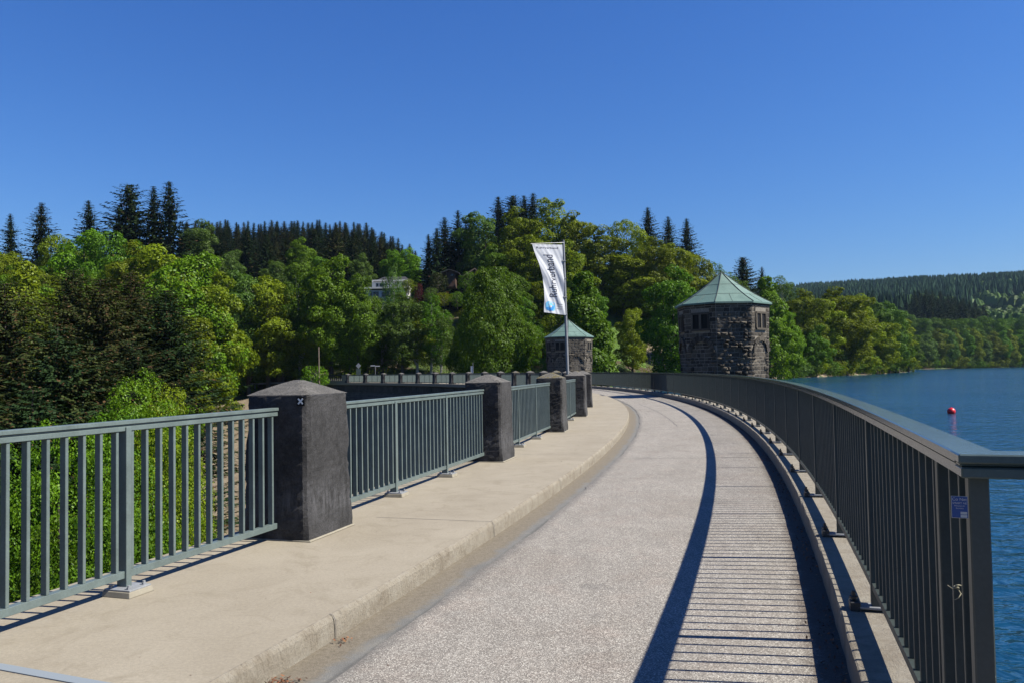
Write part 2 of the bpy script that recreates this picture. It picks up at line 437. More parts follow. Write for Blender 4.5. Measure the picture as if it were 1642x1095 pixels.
# leaves
def leaf_mat(name, base, var=0.35, hue=0.010, trans=0.38, brown=0.0):
    m = Mat(name); g = m.n('ShaderNodeNewGeometry'); oi = m.n('ShaderNodeObjectInfo')
    hsv = m.n('ShaderNodeHueSaturation'); hsv.inputs['Color'].default_value = (base[0] * ALB, base[1] * ALB, base[2] * ALB, 1)
    isl = g.outputs['Random Per Island']
    mr = m.n('ShaderNodeMapRange'); m.L(isl, mr.inputs[0]); mr.inputs[3].default_value = 1 - var; mr.inputs[4].default_value = 1 + var
    mr2 = m.n('ShaderNodeMapRange'); m.L(oi.outputs['Random'], mr2.inputs[0]); mr2.inputs[3].default_value = 0.80; mr2.inputs[4].default_value = 1.2
    mu = m.n('ShaderNodeMath', operation='MULTIPLY'); m.L(mr.outputs[0], mu.inputs[0]); m.L(mr2.outputs[0], mu.inputs[1])
    m.L(mu.outputs[0], hsv.inputs['Value'])
    mr3 = m.n('ShaderNodeMapRange'); m.L(oi.outputs['Random'], mr3.inputs[0]); mr3.inputs[3].default_value = 0.5 - hue; mr3.inputs[4].default_value = 0.5 + hue
    mh = m.n('ShaderNodeMath', operation='MULTIPLY_ADD'); m.L(isl, mh.inputs[0]); mh.inputs[1].default_value = -0.02; m.L(mr3.outputs[0], mh.inputs[2])
    m.L(mh.outputs[0], hsv.inputs['Hue'])
    col = hsv.outputs[0]
    if brown:
        br2 = m.ramp(isl, [(1 - brown - .01, 0.0), (1 - brown, 1.0)])
        col = m.mix(br2, col, (0.08, 0.048, 0.024))
    dif = m.n('ShaderNodeBsdfDiffuse'); m.L(col, dif.inputs[0])
    tr = m.n('ShaderNodeBsdfTranslucent'); m.L(m.mix(1.0, col, (1, 1.04, 0.4), 'MULTIPLY'), tr.inputs[0])
    gl = m.n('ShaderNodeBsdfGlossy'); gl.inputs['Roughness'].default_value = 0.45; gl.inputs[0].default_value = (0.6, 0.65, 0.6, 1)
    mx = m.n('ShaderNodeMixShader'); mx.inputs[0].default_value = trans; m.L(dif.outputs[0], mx.inputs[1]); m.L(tr.outputs[0], mx.inputs[2])
    mx2 = m.n('ShaderNodeMixShader'); mx2.inputs[0].default_value = 0.014; m.L(mx.outputs[0], mx2.inputs[1]); m.L(gl.outputs[0], mx2.inputs[2])
    m.nt.nodes.remove(m.b); m.L(mx2.outputs[0], m.out.inputs[0])
    return m.m
LEAF = {
    'green': leaf_mat('fresh green leaves', (0.0732, 0.1667, 0.0088)),
    'bright': leaf_mat('bright green leaves', (0.1056, 0.2300, 0.0088)),
    'yellow': leaf_mat('yellow green leaves', (0.1750, 0.2501, 0.0099)),
    'olive': leaf_mat('olive beech leaves', (0.1300, 0.1860, 0.0077)),
    'birch': leaf_mat('grey green birch leaves', (0.0805, 0.1610, 0.0240)),
    'spruce': leaf_mat('dark spruce needles', (0.0216, 0.0432, 0.0149), 0.5, 0.01, 0.1, 0.06),
    'brownspruce': leaf_mat('brownish spruce needles', (0.0480, 0.0624, 0.0192), 0.5, 0.015, 0.1, 0.12),
    'red': leaf_mat('dark red leaves', (0.08, 0.0112, 0.0096)),
    'hedge': leaf_mat('dark hedge leaves', (0.036, 0.052, 0.0112)),
    'far': leaf_mat('far forest needles', (0.0297, 0.0677, 0.0297), 0.4, 0.01, 0.1),
    'farlight': leaf_mat('far light foliage', (0.0720, 0.1380, 0.0300), 0.3, 0.02, 0.2),
}
m = Mat('bark'); v = m.coord('Object', (1, 1, 0.25))
m.col(m.ramp(m.noise(v, 6, 6, 0.8), [(0.3, (0.036, 0.0288, 0.0224)), (0.7, (0.112, 0.096, 0.08))])); m.set(Roughness=0.95); m.bump(m.noise(v, 10, 5, 0.8), 1.0, 0.05)
M_BARK = m.m
m = Mat('birch bark'); v = m.coord('Object', (1, 1, 3))
m.col(m.ramp(m.noise(v, 2, 5, 0.8), [(0.4, (0.064, 0.056, 0.048)), (0.5, (0.36, 0.344, 0.32))])); m.set(Roughness=0.9)
M_BBARK = m.m

# ------------------------------------------------------------------ terrain
CTRL = [  # x, y, z
 (-31,138,-.9),(-45,150,-1.2),(-60,162,-.6),(-25,148,0.4),(-12,152,1.6),(0,158,3),(-75,172,2),
 (-26,120,-8),(-30,105,-15),(-36,128,-6),(-46,135,-6),(-60,150,-4),(-42,110,-15),(-33,90,-21),(-70,130,-8),
 (-10,60,-23),(-20,20,-22),(-5,30,-22),(-40,50,-23),(-25,75,-22),(-60,70,-19),(-60,100,-14),(-90,60,-10),(-90,110,-5),(-12,5,-19),(-30,0,-18),
 (-12,95,-16),(-100,20,-6),(-60,-20,-14),(-120,150,6),(-150,100,8),(-90,150,2),(-95,190,14),(-140,190,22),(-60,190,10),(-60,230,22),
 (-150,250,32),(-200,200,32),(-100,260,30),(-75,320,40),(-130,320,44),(-200,320,46),(-250,250,40),(-60,400,38),(-120,420,40),(-250,420,40),
 (-30,175,7),(-30,200,15),(-15,215,20),(-35,235,23),(-50,215,17),(0,180,11),(10,200,19),(30,195,17),(20,230,25),(45,215,19),(60,235,18),(75,250,14),
 (35,260,24),(0,260,24),(-45,265,26),(-20,290,22),(60,290,12),(90,290,10),(110,310,9),
 (8,148,-1.0),(25,158,-.9),(40,170,-1.0),(58,188,-1.4),(72,202,-1.5),(90,222,-1.5),(110,246,-1.5),(128,272,-1.5),(146,298,-1.5),(156,322,-1.5),
 (25,175,7),(45,190,6),(62,208,5),(80,228,5),(100,254,5),(122,284,4),(140,308,2.5),
 (150,350,-1.5),(165,385,-1.5),(190,408,-1.5),(208,421,-1.5),(250,447,-1.5),(296,465,-1.5),(350,490,-1.5),(450,520,-1.5),(600,540,-1.5),
 (215,440,4),(250,465,5),(296,490,6),(350,520,8),(170,410,6),(130,380,8),(100,350,6),(180,470,14),(200,500,20),(240,520,24),(280,530,22),(330,580,25),
 (420,640,22),(440,760,36),(520,760,48),(500,820,55),(600,800,60),(300,650,30),(380,1000,75),(600,1000,85),(800,1000,95),(900,1300,125),
 (450,1500,128),(600,1500,131),(760,1500,136),(900,1500,144),(1050,1500,150),(1000,1900,120),(500,1900,110),(0,1500,60),(0,1000,40),(-400,1000,40),(-400,1500,50),
 (150,700,32),(0,600,22),(-200,600,35),(1200,700,60),(1200,300,10),(900,500,5),(1500,1500,140),(1500,200,20),(1500,1000,120),
 (20,20,-12),(40,80,-12),(15,120,-9),(45,150,-6),(70,150,-9),(100,200,-8),(150,270,-6),(180,350,-6),(120,150,-15),(200,250,-14),(300,400,-8),(60,30,-14),
 (300,200,-14),(500,300,-12),(400,450,-7),(30,-60,-8),(80,-150,-6),(600,100,-8),(300,-200,-4),
 (-5,-35,-1.5),(-40,-60,0),(-10,-80,3),(-100,-60,6),(-150,0,8),(-200,80,22),(-300,100,45),(-300,-200,30),(0,-300,20),(-400,300,60),(-600,600,60),(-600,0,60),
]
_c = np.array(CTRL, float)
def _phi(d):
    return d                      # linear kernel: no wild overshoot
_S = 100.0
_A = _phi(np.hypot(_c[:, None, 0] - _c[None, :, 0], _c[:, None, 1] - _c[None, :, 1]) / _S)
_n = len(_c)
_K = np.zeros((_n + 1, _n + 1)); _K[:_n, :_n] = _A - np.eye(_n) * 0.004; _K[:_n, _n] = 1; _K[_n, :_n] = 1
_w = np.linalg.solve(_K, np.append(_c[:, 2], 0))
def _noise2(x, y):
    return (np.sin(x * .11 + 1.3 * np.sin(y * .07)) * np.cos(y * .13 + 1.1 * np.sin(x * .09)) * .7
            + np.sin(x * .41 + 2 * np.sin(y * .23)) * np.cos(y * .37 + x * .11) * .22
            + np.sin(x * 1.3 + y * .7) * np.sin(y * 1.1 - x * .5) * .08)
def terrain(x, y):
    x = np.asarray(x, float); y = np.asarray(y, float); sh = x.shape
    x = x.ravel(); y = y.ravel()
    out = np.empty(len(x))
    for i in range(0, len(x), 20000):
        d = np.hypot(x[i:i + 20000, None] - _c[None, :, 0], y[i:i + 20000, None] - _c[None, :, 1]) / _S
        out[i:i + 20000] = _phi(d) @ _w[:_n] + _w[_n]
    out = np.clip(out, -24, 170)
    amp = np.clip((out + 1.2) / 4, 0.05, 1)
    left = (x < 5) & (out < 0)
    amp = np.where(left, 0.45, amp)
    out = out + _noise2(x, y) * amp
    r = np.hypot(x - CX, y - CY); th = np.arctan2(y - CY, x - CX)
    on = (th > -0.62) & (th < 0.765)
    k = np.clip(1 - np.abs(r - 136.2) / 5.5, 0, 1)
    out = np.where(on & (r > 130.5) & (r < 142), np.minimum(out, -3.5), out)
    return out.reshape(sh)
def tz(x, y): return float(terrain(np.array([x]), np.array([y]))[0])

def grid_mesh(name, xs, ys, zs, mat):
    ny, nx = xs.shape
    v = np.stack([xs, ys, zs], -1).reshape(-1, 3)
    i = np.arange((ny - 1) * (nx - 1)); r = i // (nx - 1); c = i % (nx - 1); a = r * nx + c
    q = np.stack([a, a + 1, a + nx + 1, a + nx], -1)
    return np_mesh(name, v, q, mat, True)
# polar sheet round the viewer's place, fine near and coarse far, out to the horizon
an = np.concatenate([np.linspace(math.radians(-50), math.radians(50), 420), np.linspace(math.radians(50), math.radians(310), 140)[1:]])
rd = np.concatenate([[0.5], np.geomspace(3, 2600, 330)])
AA, RR = np.meshgrid(an, rd)
gx = RR * np.sin(AA); gy = RR * np.cos(AA)
g_me = grid_mesh('ground', gx, gy, terrain(gx, gy), M_GROUND)
ground = tag(link('ground', g_me), kind='structure')
g_me.materials.append(M_BANK); g_me.materials.append(M_MEADOW)
cen = np.zeros(len(g_me.polygons) * 3, np.float32); g_me.polygons.foreach_get('center', cen); cen = cen.reshape(-1, 3)
mi = np.zeros(len(cen), np.int32)
wob = _noise2(cen[:, 0] * 3, cen[:, 1] * 3)
# bare bank below the far abutment and along the lake shore
def near_line(pts, w):
    d = np.full(len(cen), 1e9)
    for (x0, y0), (x1, y1) in zip(pts[:-1], pts[1:]):
        vx, vy = x1 - x0, y1 - y0; t = np.clip(((cen[:, 0] - x0) * vx + (cen[:, 1] - y0) * vy) / (vx * vx + vy * vy), 0, 1)
        d = np.minimum(d, np.hypot(cen[:, 0] - x0 - t * vx, cen[:, 1] - y0 - t * vy))
    return d + wob * w * .35 < w
mi[near_line([(-49, 143), (-43, 125), (-37, 105), (-31, 88), (-25, 68), (-20, 50)], 6.5)] = 1
mi[near_line([(25, 158), (40, 170), (58, 188), (72, 202), (90, 222), (110, 246), (128, 272)], 1.3)] = 1
mi[near_line([(21, 178), (27, 196)], 10)] = 2
mi[near_line([(30, 176), (35, 170)], 3.5)] = 1
mi[near_line([(420, 620), (560, 700)], 60)] = 2
g_me.polygons.foreach_set('material_index', mi)

# ------------------------------------------------------------------ lake
th_ = np.concatenate([np.linspace(-1.9, -0.45, 30), np.linspace(-0.45, 0.95, 90)[1:]])
rr_ = np.concatenate([[137.6, 140, 145], np.geomspace(152, 2000, 50)])
TT, R2 = np.meshgrid(th_, rr_)
lake = tag(link('water', grid_mesh('water', CX + R2 * np.cos(TT), CY + R2 * np.sin(TT), np.full(TT.shape, -1.5), M_WATER)), kind='structure')

# ------------------------------------------------------------------ dam crest
TH0, TH1 = -0.50, 0.765
rnd = random.Random(4)
def jk(i, k):
    return (rnd.uniform(-.004, .004), rnd.uniform(-.003, .002)) if k in (2, 3) else (0, 0)
b = MB(); b.arc([(133.22, 0.0), (R_KERB - .012, 0.0), (R_KERB - .012, -0.12), (133.22, -0.12)], TH0, TH1, 420)
walk = tag(b.build('sidewalk', M_WALK), kind='structure')
# kerb: chipped arris
b = MB()
rk = random.Random(8)
prof = [(R_KERB - .011, -0.18), (R_KERB - .011, 0.0015), (R_KERB - .003, 0.003), (R_KERB + .012, -0.008), (R_KERB + .022, -0.03), (R_KERB + .026, -0.08), (R_KERB + .03, -0.18)]
def kj(i, k):
    if k in (3, 4): return (rk.uniform(-.0022, .0012), rk.uniform(-.004, .002) - (.010 if rk.random() < .04 else 0))
    if k == 5: return (rk.uniform(-.002, .002), 0)
    if k == 2: return (rk.uniform(-.006, .003), rk.uniform(-.001, .001))
    return (0, 0)
b.arc(prof, TH0, -0.36, 60, jit=kj); b.arc(prof, -0.36, -0.15, 2600, jit=kj); b.arc(prof, -0.15, TH1, 500, jit=kj)
kerb = tag(b.build('kerb', M_KERB), kind='structure')
b = MB(); rg = random.Random(5)
b.arc([(R_KERB + .02, -0.148), (135.73, -0.143), (135.73, -0.2), (R_KERB + .02, -0.2)], TH0, TH1, 420)
gut = tag(b.build('gutter', M_GUT), kind='structure')
b = MB()
ph = [rg.uniform(0, 6) for _ in range(4)]
def rj(i, k):
    if k == 0 or k == 3:
        return (0.018 * math.sin(i * .31 + ph[0]) + .012 * math.sin(i * .83 + ph[1]) + rg.uniform(-.006, .006) - (0.05 if 30 < i % 140 < 42 else 0), 0)
    return (0, 0)
b.arc([(135.70, -0.136), (R_RK + .01, -0.080), (R_RK + .01, -0.25), (135.70, -0.25)], TH0, TH1, 900, jit=rj)
road = tag(b.build('road', M_ROAD), kind='structure')
# tar joints across the carriageway and one long crack
m = Mat('dark joint'); m.col((0.085, 0.078, 0.075)); m.set(Roughness=0.9); M_JOINT = m.m
def zroad(r): return -0.136 + (r - 135.70) / (138.354 - 135.70) * 0.056
b = MB(); rj_ = random.Random(3)
for th in (-0.2335, -0.114, -0.178, 0.02, -0.455):
    n = 26; w = 0.012
    prev = None
    off = 0
    for i in range(n + 1):
        r = 135.75 + (138.30 - 135.75) * i / n
        off += rj_.uniform(-.006, .006)
        q = [P(th + (off - w) / 137, r, zroad(r) + .002), P(th + (off + w) / 137, r, zroad(r) + .002)]
        if prev: b.add(prev + q[::-1], [(0, 1, 2, 3)])
        prev = q
prev = None
for i in range(60):
    th = -0.175 + 0.105 * i / 59; r = 136.75 - 0.55 * (i / 59) + .01 * math.sin(i)
    q = [P(th, r - .012, zroad(r) + .002), P(th, r + .012, zroad(r) + .002)]
    if prev: b.add(prev + q[::-1], [(0, 1, 2, 3)])
    prev = q
tag(b.build('road_joints', M_JOINT), kind='structure')
# joints of the walkway slabs, carried down the kerb
b = MB(); rjj = random.Random(17)
for k in range(-4, 24):
    for half in (0, .5):
        th = -0.2901 + (k + half) * 0.04663 + 0.0052
        w = .00005 if half else .00007
        if half == 0: b.add([P(th, 134.08, .0012), P(th, R_KERB - .012, .0012), P(th + w, R_KERB - .012, .0012), P(th + w, 134.08, .0012)], [(0, 1, 2, 3)])
        b.add([P(th, R_KERB - .012, .0045), P(th, R_KERB + .014, .0005), P(th, R_KERB + .033, -.03), P(th, R_KERB + .036, -.147),
               P(th + w, R_KERB - .012, .0045), P(th + w, R_KERB + .014, .0005), P(th + w, R_KERB + .033, -.03), P(th + w, R_KERB + .036, -.147)], [(0, 1, 5, 4), (1, 2, 6, 5), (2, 3, 7, 6)])
tag(b.build('slab_joints', M_JOINT), kind='structure')
# pale blue-grey cover strip across the walkway
m = Mat('pale sealing strip'); m.col((0.234, 0.2691, 0.3003)); m.set(Roughness=0.6); M_STRIP = m.m
b = MB(); b.add([Vector((-3.9, 4.52, .0)), Vector((-2.72, 4.235, .0)), Vector((-1.9, 3.90, .0)), Vector((-1.9, 3.97, .0)), Vector((-2.72, 4.305, .0)), Vector((-3.9, 4.60, .0)),
             Vector((-3.9, 4.52, .006)), Vector((-2.72, 4.235, .006)), Vector((-1.9, 3.90, .006)), Vector((-1.9, 3.97, .006)), Vector((-2.72, 4.305, .006)), Vector((-3.9, 4.60, .006))],
      [(6, 7, 10, 11), (7, 8, 9, 10), (0, 1, 7, 6), (1, 2, 8, 7), (3, 4, 10, 9), (4, 5, 11, 10)])
tag(b.build('joint_strip', M_STRIP), kind='structure')

# right upstand and ledge
b = MB()
rk2 = random.Random(12)
def uj(i, k): return (rk2.uniform(-.004, .004), rk2.uniform(-.004, .002)) if k in (1, 2) else (0, 0)
b.arc([(R_RK, -0.4), (R_RK + .004, 0.098), (R_RK + .010, 0.104), (R_RK + .034, 0.104), (138.80, 0.104), (138.80, -0.4)], TH0, TH1, 900, jit=uj)
up_ = tag(b.build('upstand_wall', M_KERB), 'low concrete upstand along the water side of the road carrying the long railing', 'kerb wall')
# dam body
b = MB()
prof = [(133.10, -0.05), (133.10, -0.42), (133.32, -0.48), (133.45, -0.55), (133.45, -1.55), (133.28, -1.75), (132.6, -5), (130.0, -13), (125.5, -27), (139.2, -27), (139.0, -0.4), (138.3, -0.4), (138.3, -0.21), (133.3, -0.21)]
seg = 300
dm_v = []; dm_f = []; dm_uv = []
lens = [0]
for k in range(1, len(prof)): lens.append(lens[-1] + math.hypot(prof[k][0] - prof[k - 1][0], prof[k][1] - prof[k - 1][1]))
n = len(prof)
for i in range(seg + 1):
    th = -0.62 + (0.765 + 0.62) * i / seg
    for (r, z) in prof: dm_v.append(tuple(P(th, r, z)))
for i in range(seg):
    for k in range(n - 1):
        dm_f.append((i * n + k, i * n + k + 1, (i + 1) * n + k + 1, (i + 1) * n + k))
        u0, u1 = [134 * (1.385) * j / seg for j in (i, i + 1)]
        dm_uv += [(u0, lens[k]), (u0, lens[k + 1]), (u1, lens[k + 1]), (u1, lens[k])]
dam = empty('dam_wall', P(0, 133.5, -0.4), 0, 'curved dam wall of dark stone with a pale cornice carrying the road', 'dam')
me = np_mesh('masonry', dm_v, dm_f, M_DAM, False, dm_uv)
o = link('masonry', me, dam, -Vector(dam.location))
b = MB(); b.arc([(132.98, -0.03), (133.2, -0.03), (133.2, -0.36), (132.98, -0.36)], -0.62, TH1, 300)
o = b.build('cornice', M_MORT, dam); o.location = -dam.location
b = MB()
k = 0; th = -0.2
while th < 0.75:
    c = P(th, 133.36, -0.98); b.box(c, (0.24, 0.22, 0.86), th); th += 0.62 / 133.4
o = b.build('corbel_row', M_DAM, dam); o.location = -dam.location

# ------------------------------------------------------------------ pillars on the left
def pillar_mesh():
    """along-wall axis = local y, across = local x; foot flares a little"""
    b = MB()
    hx, hy = 0.33, 0.395
    kz = [(0.0, 0.045), (0.10, 0.04), (0.28, 0.022), (0.42, 0.004), (0.7, 0.0), (1.0, -0.004), (1.28, -0.008), (1.312, -0.014), (1.322, -0.03)]
    rr = random.Random(2)
    zs = [i * .036 for i in range(36)] + [1.284, 1.30, 1.312, 1.320]
    zz_ = [k[0] for k in kz]; ee_ = [k[1] for k in kz]
    vs = []; fs = []; M_ = 12; N = 4 * M_
    chip = [0.0] * 4
    for z in zs:
        e = float(np.interp(z, zz_, ee_))
        pts = [(-(hx + e), -(hy + e * .45)), (hx + e * .45, -(hy + e * .45)), (hx + e * .45, hy + e * .45), (-(hx + e), hy + e * .45)]
        for a in range(4): chip[a] = max(0.004, min(.024, chip[a] + rr.uniform(-.007, .007)))
        for a in range(4):
            p, q = pts[a], pts[(a + 1) % 4]
            for t in range(M_):
                u = t / M_
                x = p[0] + (q[0] - p[0]) * u; y = p[1] + (q[1] - p[1]) * u
                if t == 0: x -= chip[a] * (1 if x > 0 else -1); y -= chip[a] * (1 if y > 0 else -1)
                x += rr.uniform(-.0028, .0028); y += rr.uniform(-.0028, .0028)
                vs.append((x, y, z + (rr.uniform(-.004, .004) if 0 < z < 1.28 else 0)))
    for i in range(len(zs) - 1):
        for k in range(N):
            fs.append((i * N + k, i * N + (k + 1) % N, (i + 1) * N + (k + 1) % N, (i + 1) * N + k))
    b.add(vs, fs)
    return b
def cap_mesh():
    b = MB(); rr = random.Random(6); hx, hy = 0.318, 0.383
    N = 9; vs = []; fs = []
    for j in range(N + 1):
        for i in range(N + 1):
            u = i / N * 2 - 1; v = j / N * 2 - 1
            t = 1 - max(abs(u), abs(v))
            edge = t < 0.01
            z = 1.316 + 0.15 * (t ** 0.92) + (0 if edge else rr.uniform(-.006, .006))
            vs.append((u * hx, v * hy, z))
    for j in range(N):
        for i in range(N):
            a = j * (N + 1) + i; fs.append((a, a + 1, a + N + 2, a + N + 1))
    b.add(vs, fs); return b
TH_P, DTH = -0.2912, 0.04663
def pillar_root(k, label, group=None):
    th = TH_P + k * DTH
    return empty('stone_pillar', P(th, 133.69, 0), th, label, 'pillar', group)
ordn = ['nearest black concrete pillar on the walkway, with a small plate showing an X on its face',
        'second black concrete pillar from the camera, its grey cap without moss',
        'third black concrete pillar from the camera, with brown moss on its cap',
        'fourth black concrete pillar from the camera, just past the short strip of railing',
        'fifth black concrete pillar from the camera, the last one whose foot shows on the walkway']
pro_s = pro_c = pro_f = None
foot_rng = random.Random(31)
for k in range(0, 22):
    if k == 22: break
    if k < 5: lab, grp = ordn[k], 'pillars along the walkway parapet'
    elif k < 14: lab, grp = 'dark pillar in the tight far row where the parapet bends left behind the near pillars', 'pillars along the walkway parapet'
    else: lab, grp = 'small distant parapet pillar between the pale far railing panels at the left end of the dam', 'pillars along the walkway parapet'
    r = pillar_root(k, lab, grp)
    if k == 0:
        s0 = pillar_mesh().build('shaft', M_PIL, r, bevel=0.0); c0 = cap_mesh().build('cap', M_CAP, r)
        b = MB(); b.box((0.006, 0, 0.009), (0.738, 0.852, 0.016), 0, 0.97); f0 = b.build('mortar_foot', M_MORT, r, bevel=0.008)
        s1 = s0.data.copy(); s1.materials.clear(); s1.materials.append(M_PILM)
        c1 = c0.data.copy(); c1.materials.clear(); c1.materials.append(M_CAPM)
    else:
        moss = k in (2, 6, 8, 11)
        for src, alt in ((s0, s1), (c0, c1), (f0, None)):
            o = src.copy(); COL.objects.link(o); o.parent = r
            if moss and alt: o.data = alt
        jig = foot_rng
        r.scale = (1 + jig.uniform(-.012, .012), 1 + jig.uniform(-.015, .015), 1 + jig.uniform(-.008, .008))
# plate with an X on the first pillar
th = TH_P
pl = empty('marker_plate', P(th, 133.69, 0) + Vector((0, 0, 0)), th, 'small black square plate with a grey X screwed on the nearest pillar', 'plate')
b = MB(); b.box((0.262, -0.394, 1.262), (0.085, 0.008, 0.085)); b.build('plate', M_BLK, pl, bevel=0.002)
b = MB()
for s in (1, -1):
    dx, dz = 0.024, 0.024 * s; w = 0.0075
    vs = []
    for y in (-0.4, -0.3975):
        for (ax, az) in ((-dx - w * .7, -dz + w * .7 * s), (-dx + w * .7, -dz - w * .7 * s), (dx + w * .7, dz - w * .7 * s), (dx - w * .7, dz + w * .7 * s)):
            vs.append((0.262 + ax, y - (0.0006 if s > 0 else 0), 1.262 + az))
    b.add(vs, [(0, 1, 2, 3), (7, 6, 5, 4), (0, 4, 5, 1), (1, 5, 6, 2), (2, 6, 7, 3), (3, 7, 4, 0)])
b.build('cross_mark', M_LGREY, pl)

# ------------------------------------------------------------------ left railing sections
def bar_mesh(w, d, h):
    b = MB(); b.box((0, 0, h / 2), (d, w, h)); return b
H_T = 1.205
SEC = DTH * 133.66 - 0.80           # clear length between pillars
def left_section(th_mid, label, group=None, length=SEC, name='railing', posts=(-1 / 6., 1 / 6.)):
    r = empty(name, P(th_mid, R_LEFT, 0), th_mid, label, 'railing', group)
    L = length
    def bowed(y): return -(y * y) / (2 * R_LEFT)
    # handrail: flat cap over a narrower bar
    b = MB()
    b.box((0, 0, H_T - .014), (0.075, L + .02, 0.028)); b.box((0, 0, H_T - .0345), (0.05, L + .02, 0.013)); b.box((0, 0, H_T - .058), (0.064, L, 0.034))
    b.build('handrail', M_RAIL, r, bevel=0.003)
    b = MB(); b.box((0, 0, .135), (0.055, L, 0.05)); b.build('bottom_rail', M_RAIL, r, bevel=0.002)
    # posts on foot plates
    pys = [p * L for p in posts]
    for y in pys:
        pm = MB(); pm.box((0, 0, 0.60), (0.085, 0.05, 1.12)); po = pm.build('post', M_RAIL, r, bevel=0.003); po.location = (0, y, 0)
        pm = MB(); pm.box((0.03, 0, 0.046), (0.22, 0.20, 0.012)); pp = pm.build('foot_plate', M_GALV, po, bevel=0.002)
        pm = MB(); pm.box((0.03, 0, 0.02), (0.25, 0.23, 0.04), 0, 0.92); pm.build('mortar_pad', M_MORT, po, bevel=0.004)
        for sx, sy in ((.105, .07), (.105, -.07), (-.05, -.07), (-.05, .07)):
            pm = MB(); c = (sx, sy, 0.052); pm.tube([c, (c[0], c[1], 0.066)], 0.015, 6); pm.tube([(c[0], c[1], .064), (c[0], c[1], 0.079)], 0.010, 8)
            pm.build('anchor_bolt', M_GALV, po)
    # balusters
    n = int(round(L / 0.1395)); first = None
    for i in range(n):
        y = -L / 2 + (i + .5) * L / n
        if min([abs(y - q) for q in pys] + [9]) < 0.045: continue
        if first is None:
            first = bar_mesh(.024, .048, H_T - .075 - .16).build('baluster', M_RAIL, r, bevel=0.0025); o = first
        else:
            o = first.copy(); COL.objects.link(o); o.parent = r
        o.location = (0, y, .16)
    return r
thm = TH_P + DTH / 2
left_section(thm - DTH, 'nearest railing section at the left edge of the picture, ending at the first pillar', 'railing sections between the pillars', posts=(1 / 6. + .003, -1 / 6.))
s1_ = left_section(thm, 'railing section between the first pillar with the X plate and the second pillar', 'railing sections between the pillars')
s2_ = left_section(thm + DTH, 'railing section between the second pillar and the third mossy-capped pillar', 'railing sections between the pillars')
names3 = {2: 'narrow strip of railing seen between the third and fourth pillars', 3: 'sliver of railing between the fourth and fifth pillars'}
def copy_all(src, loc, rz, label, group):
    c = src.copy(); COL.objects.link(c); c.location = loc; c.rotation_euler = (0, 0, rz); c['label'] = label; c['group'] = group
    for ch in list(src.children):
        d = ch.copy(); COL.objects.link(d); d.parent = c
        for g in list(ch.children):
            e = g.copy(); COL.objects.link(e); e.parent = d
    return c
for k in (2, 3):
    t = thm + k * DTH
    copy_all(s1_, P(t, R_LEFT, 0), t, names3[k], 'railing sections between the pillars')
# distant sections are too small to show bars one by one: bars stay in a panel
def far_section():
    b = MB(); L = SEC
    n = int(round(L / 0.1395))
    for i in range(n):
        y = -L / 2 + (i + .5) * L / n; b.box((0, y, .16 + .475), (.048, .024, .95))
    return b.build('baluster_panel', M_RAIL, None)
t = thm + 4 * DTH
r = empty('railing', P(t, R_LEFT, 0), t, 'far railing section in the row hidden behind the near pillars, where the parapet bends left', 'railing', 'railing sections between the pillars')
fb = far_section(); fb.parent = r
b = MB(); b.box((0, 0, H_T - .03), (0.075, SEC + .02, 0.06)); b.build('handrail', M_RAIL, r)
b = MB(); b.box((0, 0, .135), (0.055, SEC, 0.05)); b.build('bottom_rail', M_RAIL, r)
pm = MB(); pm.box((0, 0, 0.60), (0.085, 0.05, 1.12)); pm.box((0.03, 0, 0.046), (0.22, 0.20, 0.012))
p0_ = pm.build('post', M_RAIL, r); p0_.location = (0, -SEC / 6, 0)
p1_ = p0_.copy(); COL.objects.link(p1_); p1_.parent = r; p1_.location = (0, SEC / 6, 0)
far_src = r
for k in range(5, 21):
    t = thm + k * DTH
    lab = ('far railing section in the row hidden behind the near pillars, where the parapet bends left' if k < 14 else
           'pale distant railing panel between small pillars at the far left end of the dam')
    copy_all(far_src, P(t, R_LEFT, 0), t, lab, 'railing sections between the pillars')

# ------------------------------------------------------------------ the long railing on the water side
RRL = empty('long_railing', P(-0.3222, R_RR, 0.104), 0, 'long green steel railing curving along the water side of the road', 'railing')
org = Vector(RRL.location)
def under(o):
    o.parent = RRL; o.location = Vector(o.location) - org; return o
TS, TE = -44.66 / 138.55, 0.765
ZT = 1.258
b = MB()
hr = [(R_RR - .058, ZT - .026), (R_RR - .056, ZT - .004), (R_RR - .050, ZT), (R_RR + .050, ZT), (R_RR + .056, ZT - .004), (R_RR + .058, ZT - .026), (R_RR + .030, ZT - .027),
      (R_RR + .030, ZT - .036), (R_RR + .045, ZT - .037), (R_RR + .045, ZT - .066), (R_RR - .045, ZT - .066), (R_RR - .045, ZT - .037), (R_RR - .030, ZT - .036), (R_RR - .030, ZT - .027)]
b.arc(hr[::-1], TS, TE, 420)
under(b.build('handrail', M_RAILT))
b = MB()
b.arc([(R_RR - .032, .265), (R_RR + .032, .265), (R_RR + .032, .225), (R_RR - .032, .225)], TS, TE, 420)
under(b.build('bottom_rail', M_LRAIL))
M_DKRAIL = M_RAIL
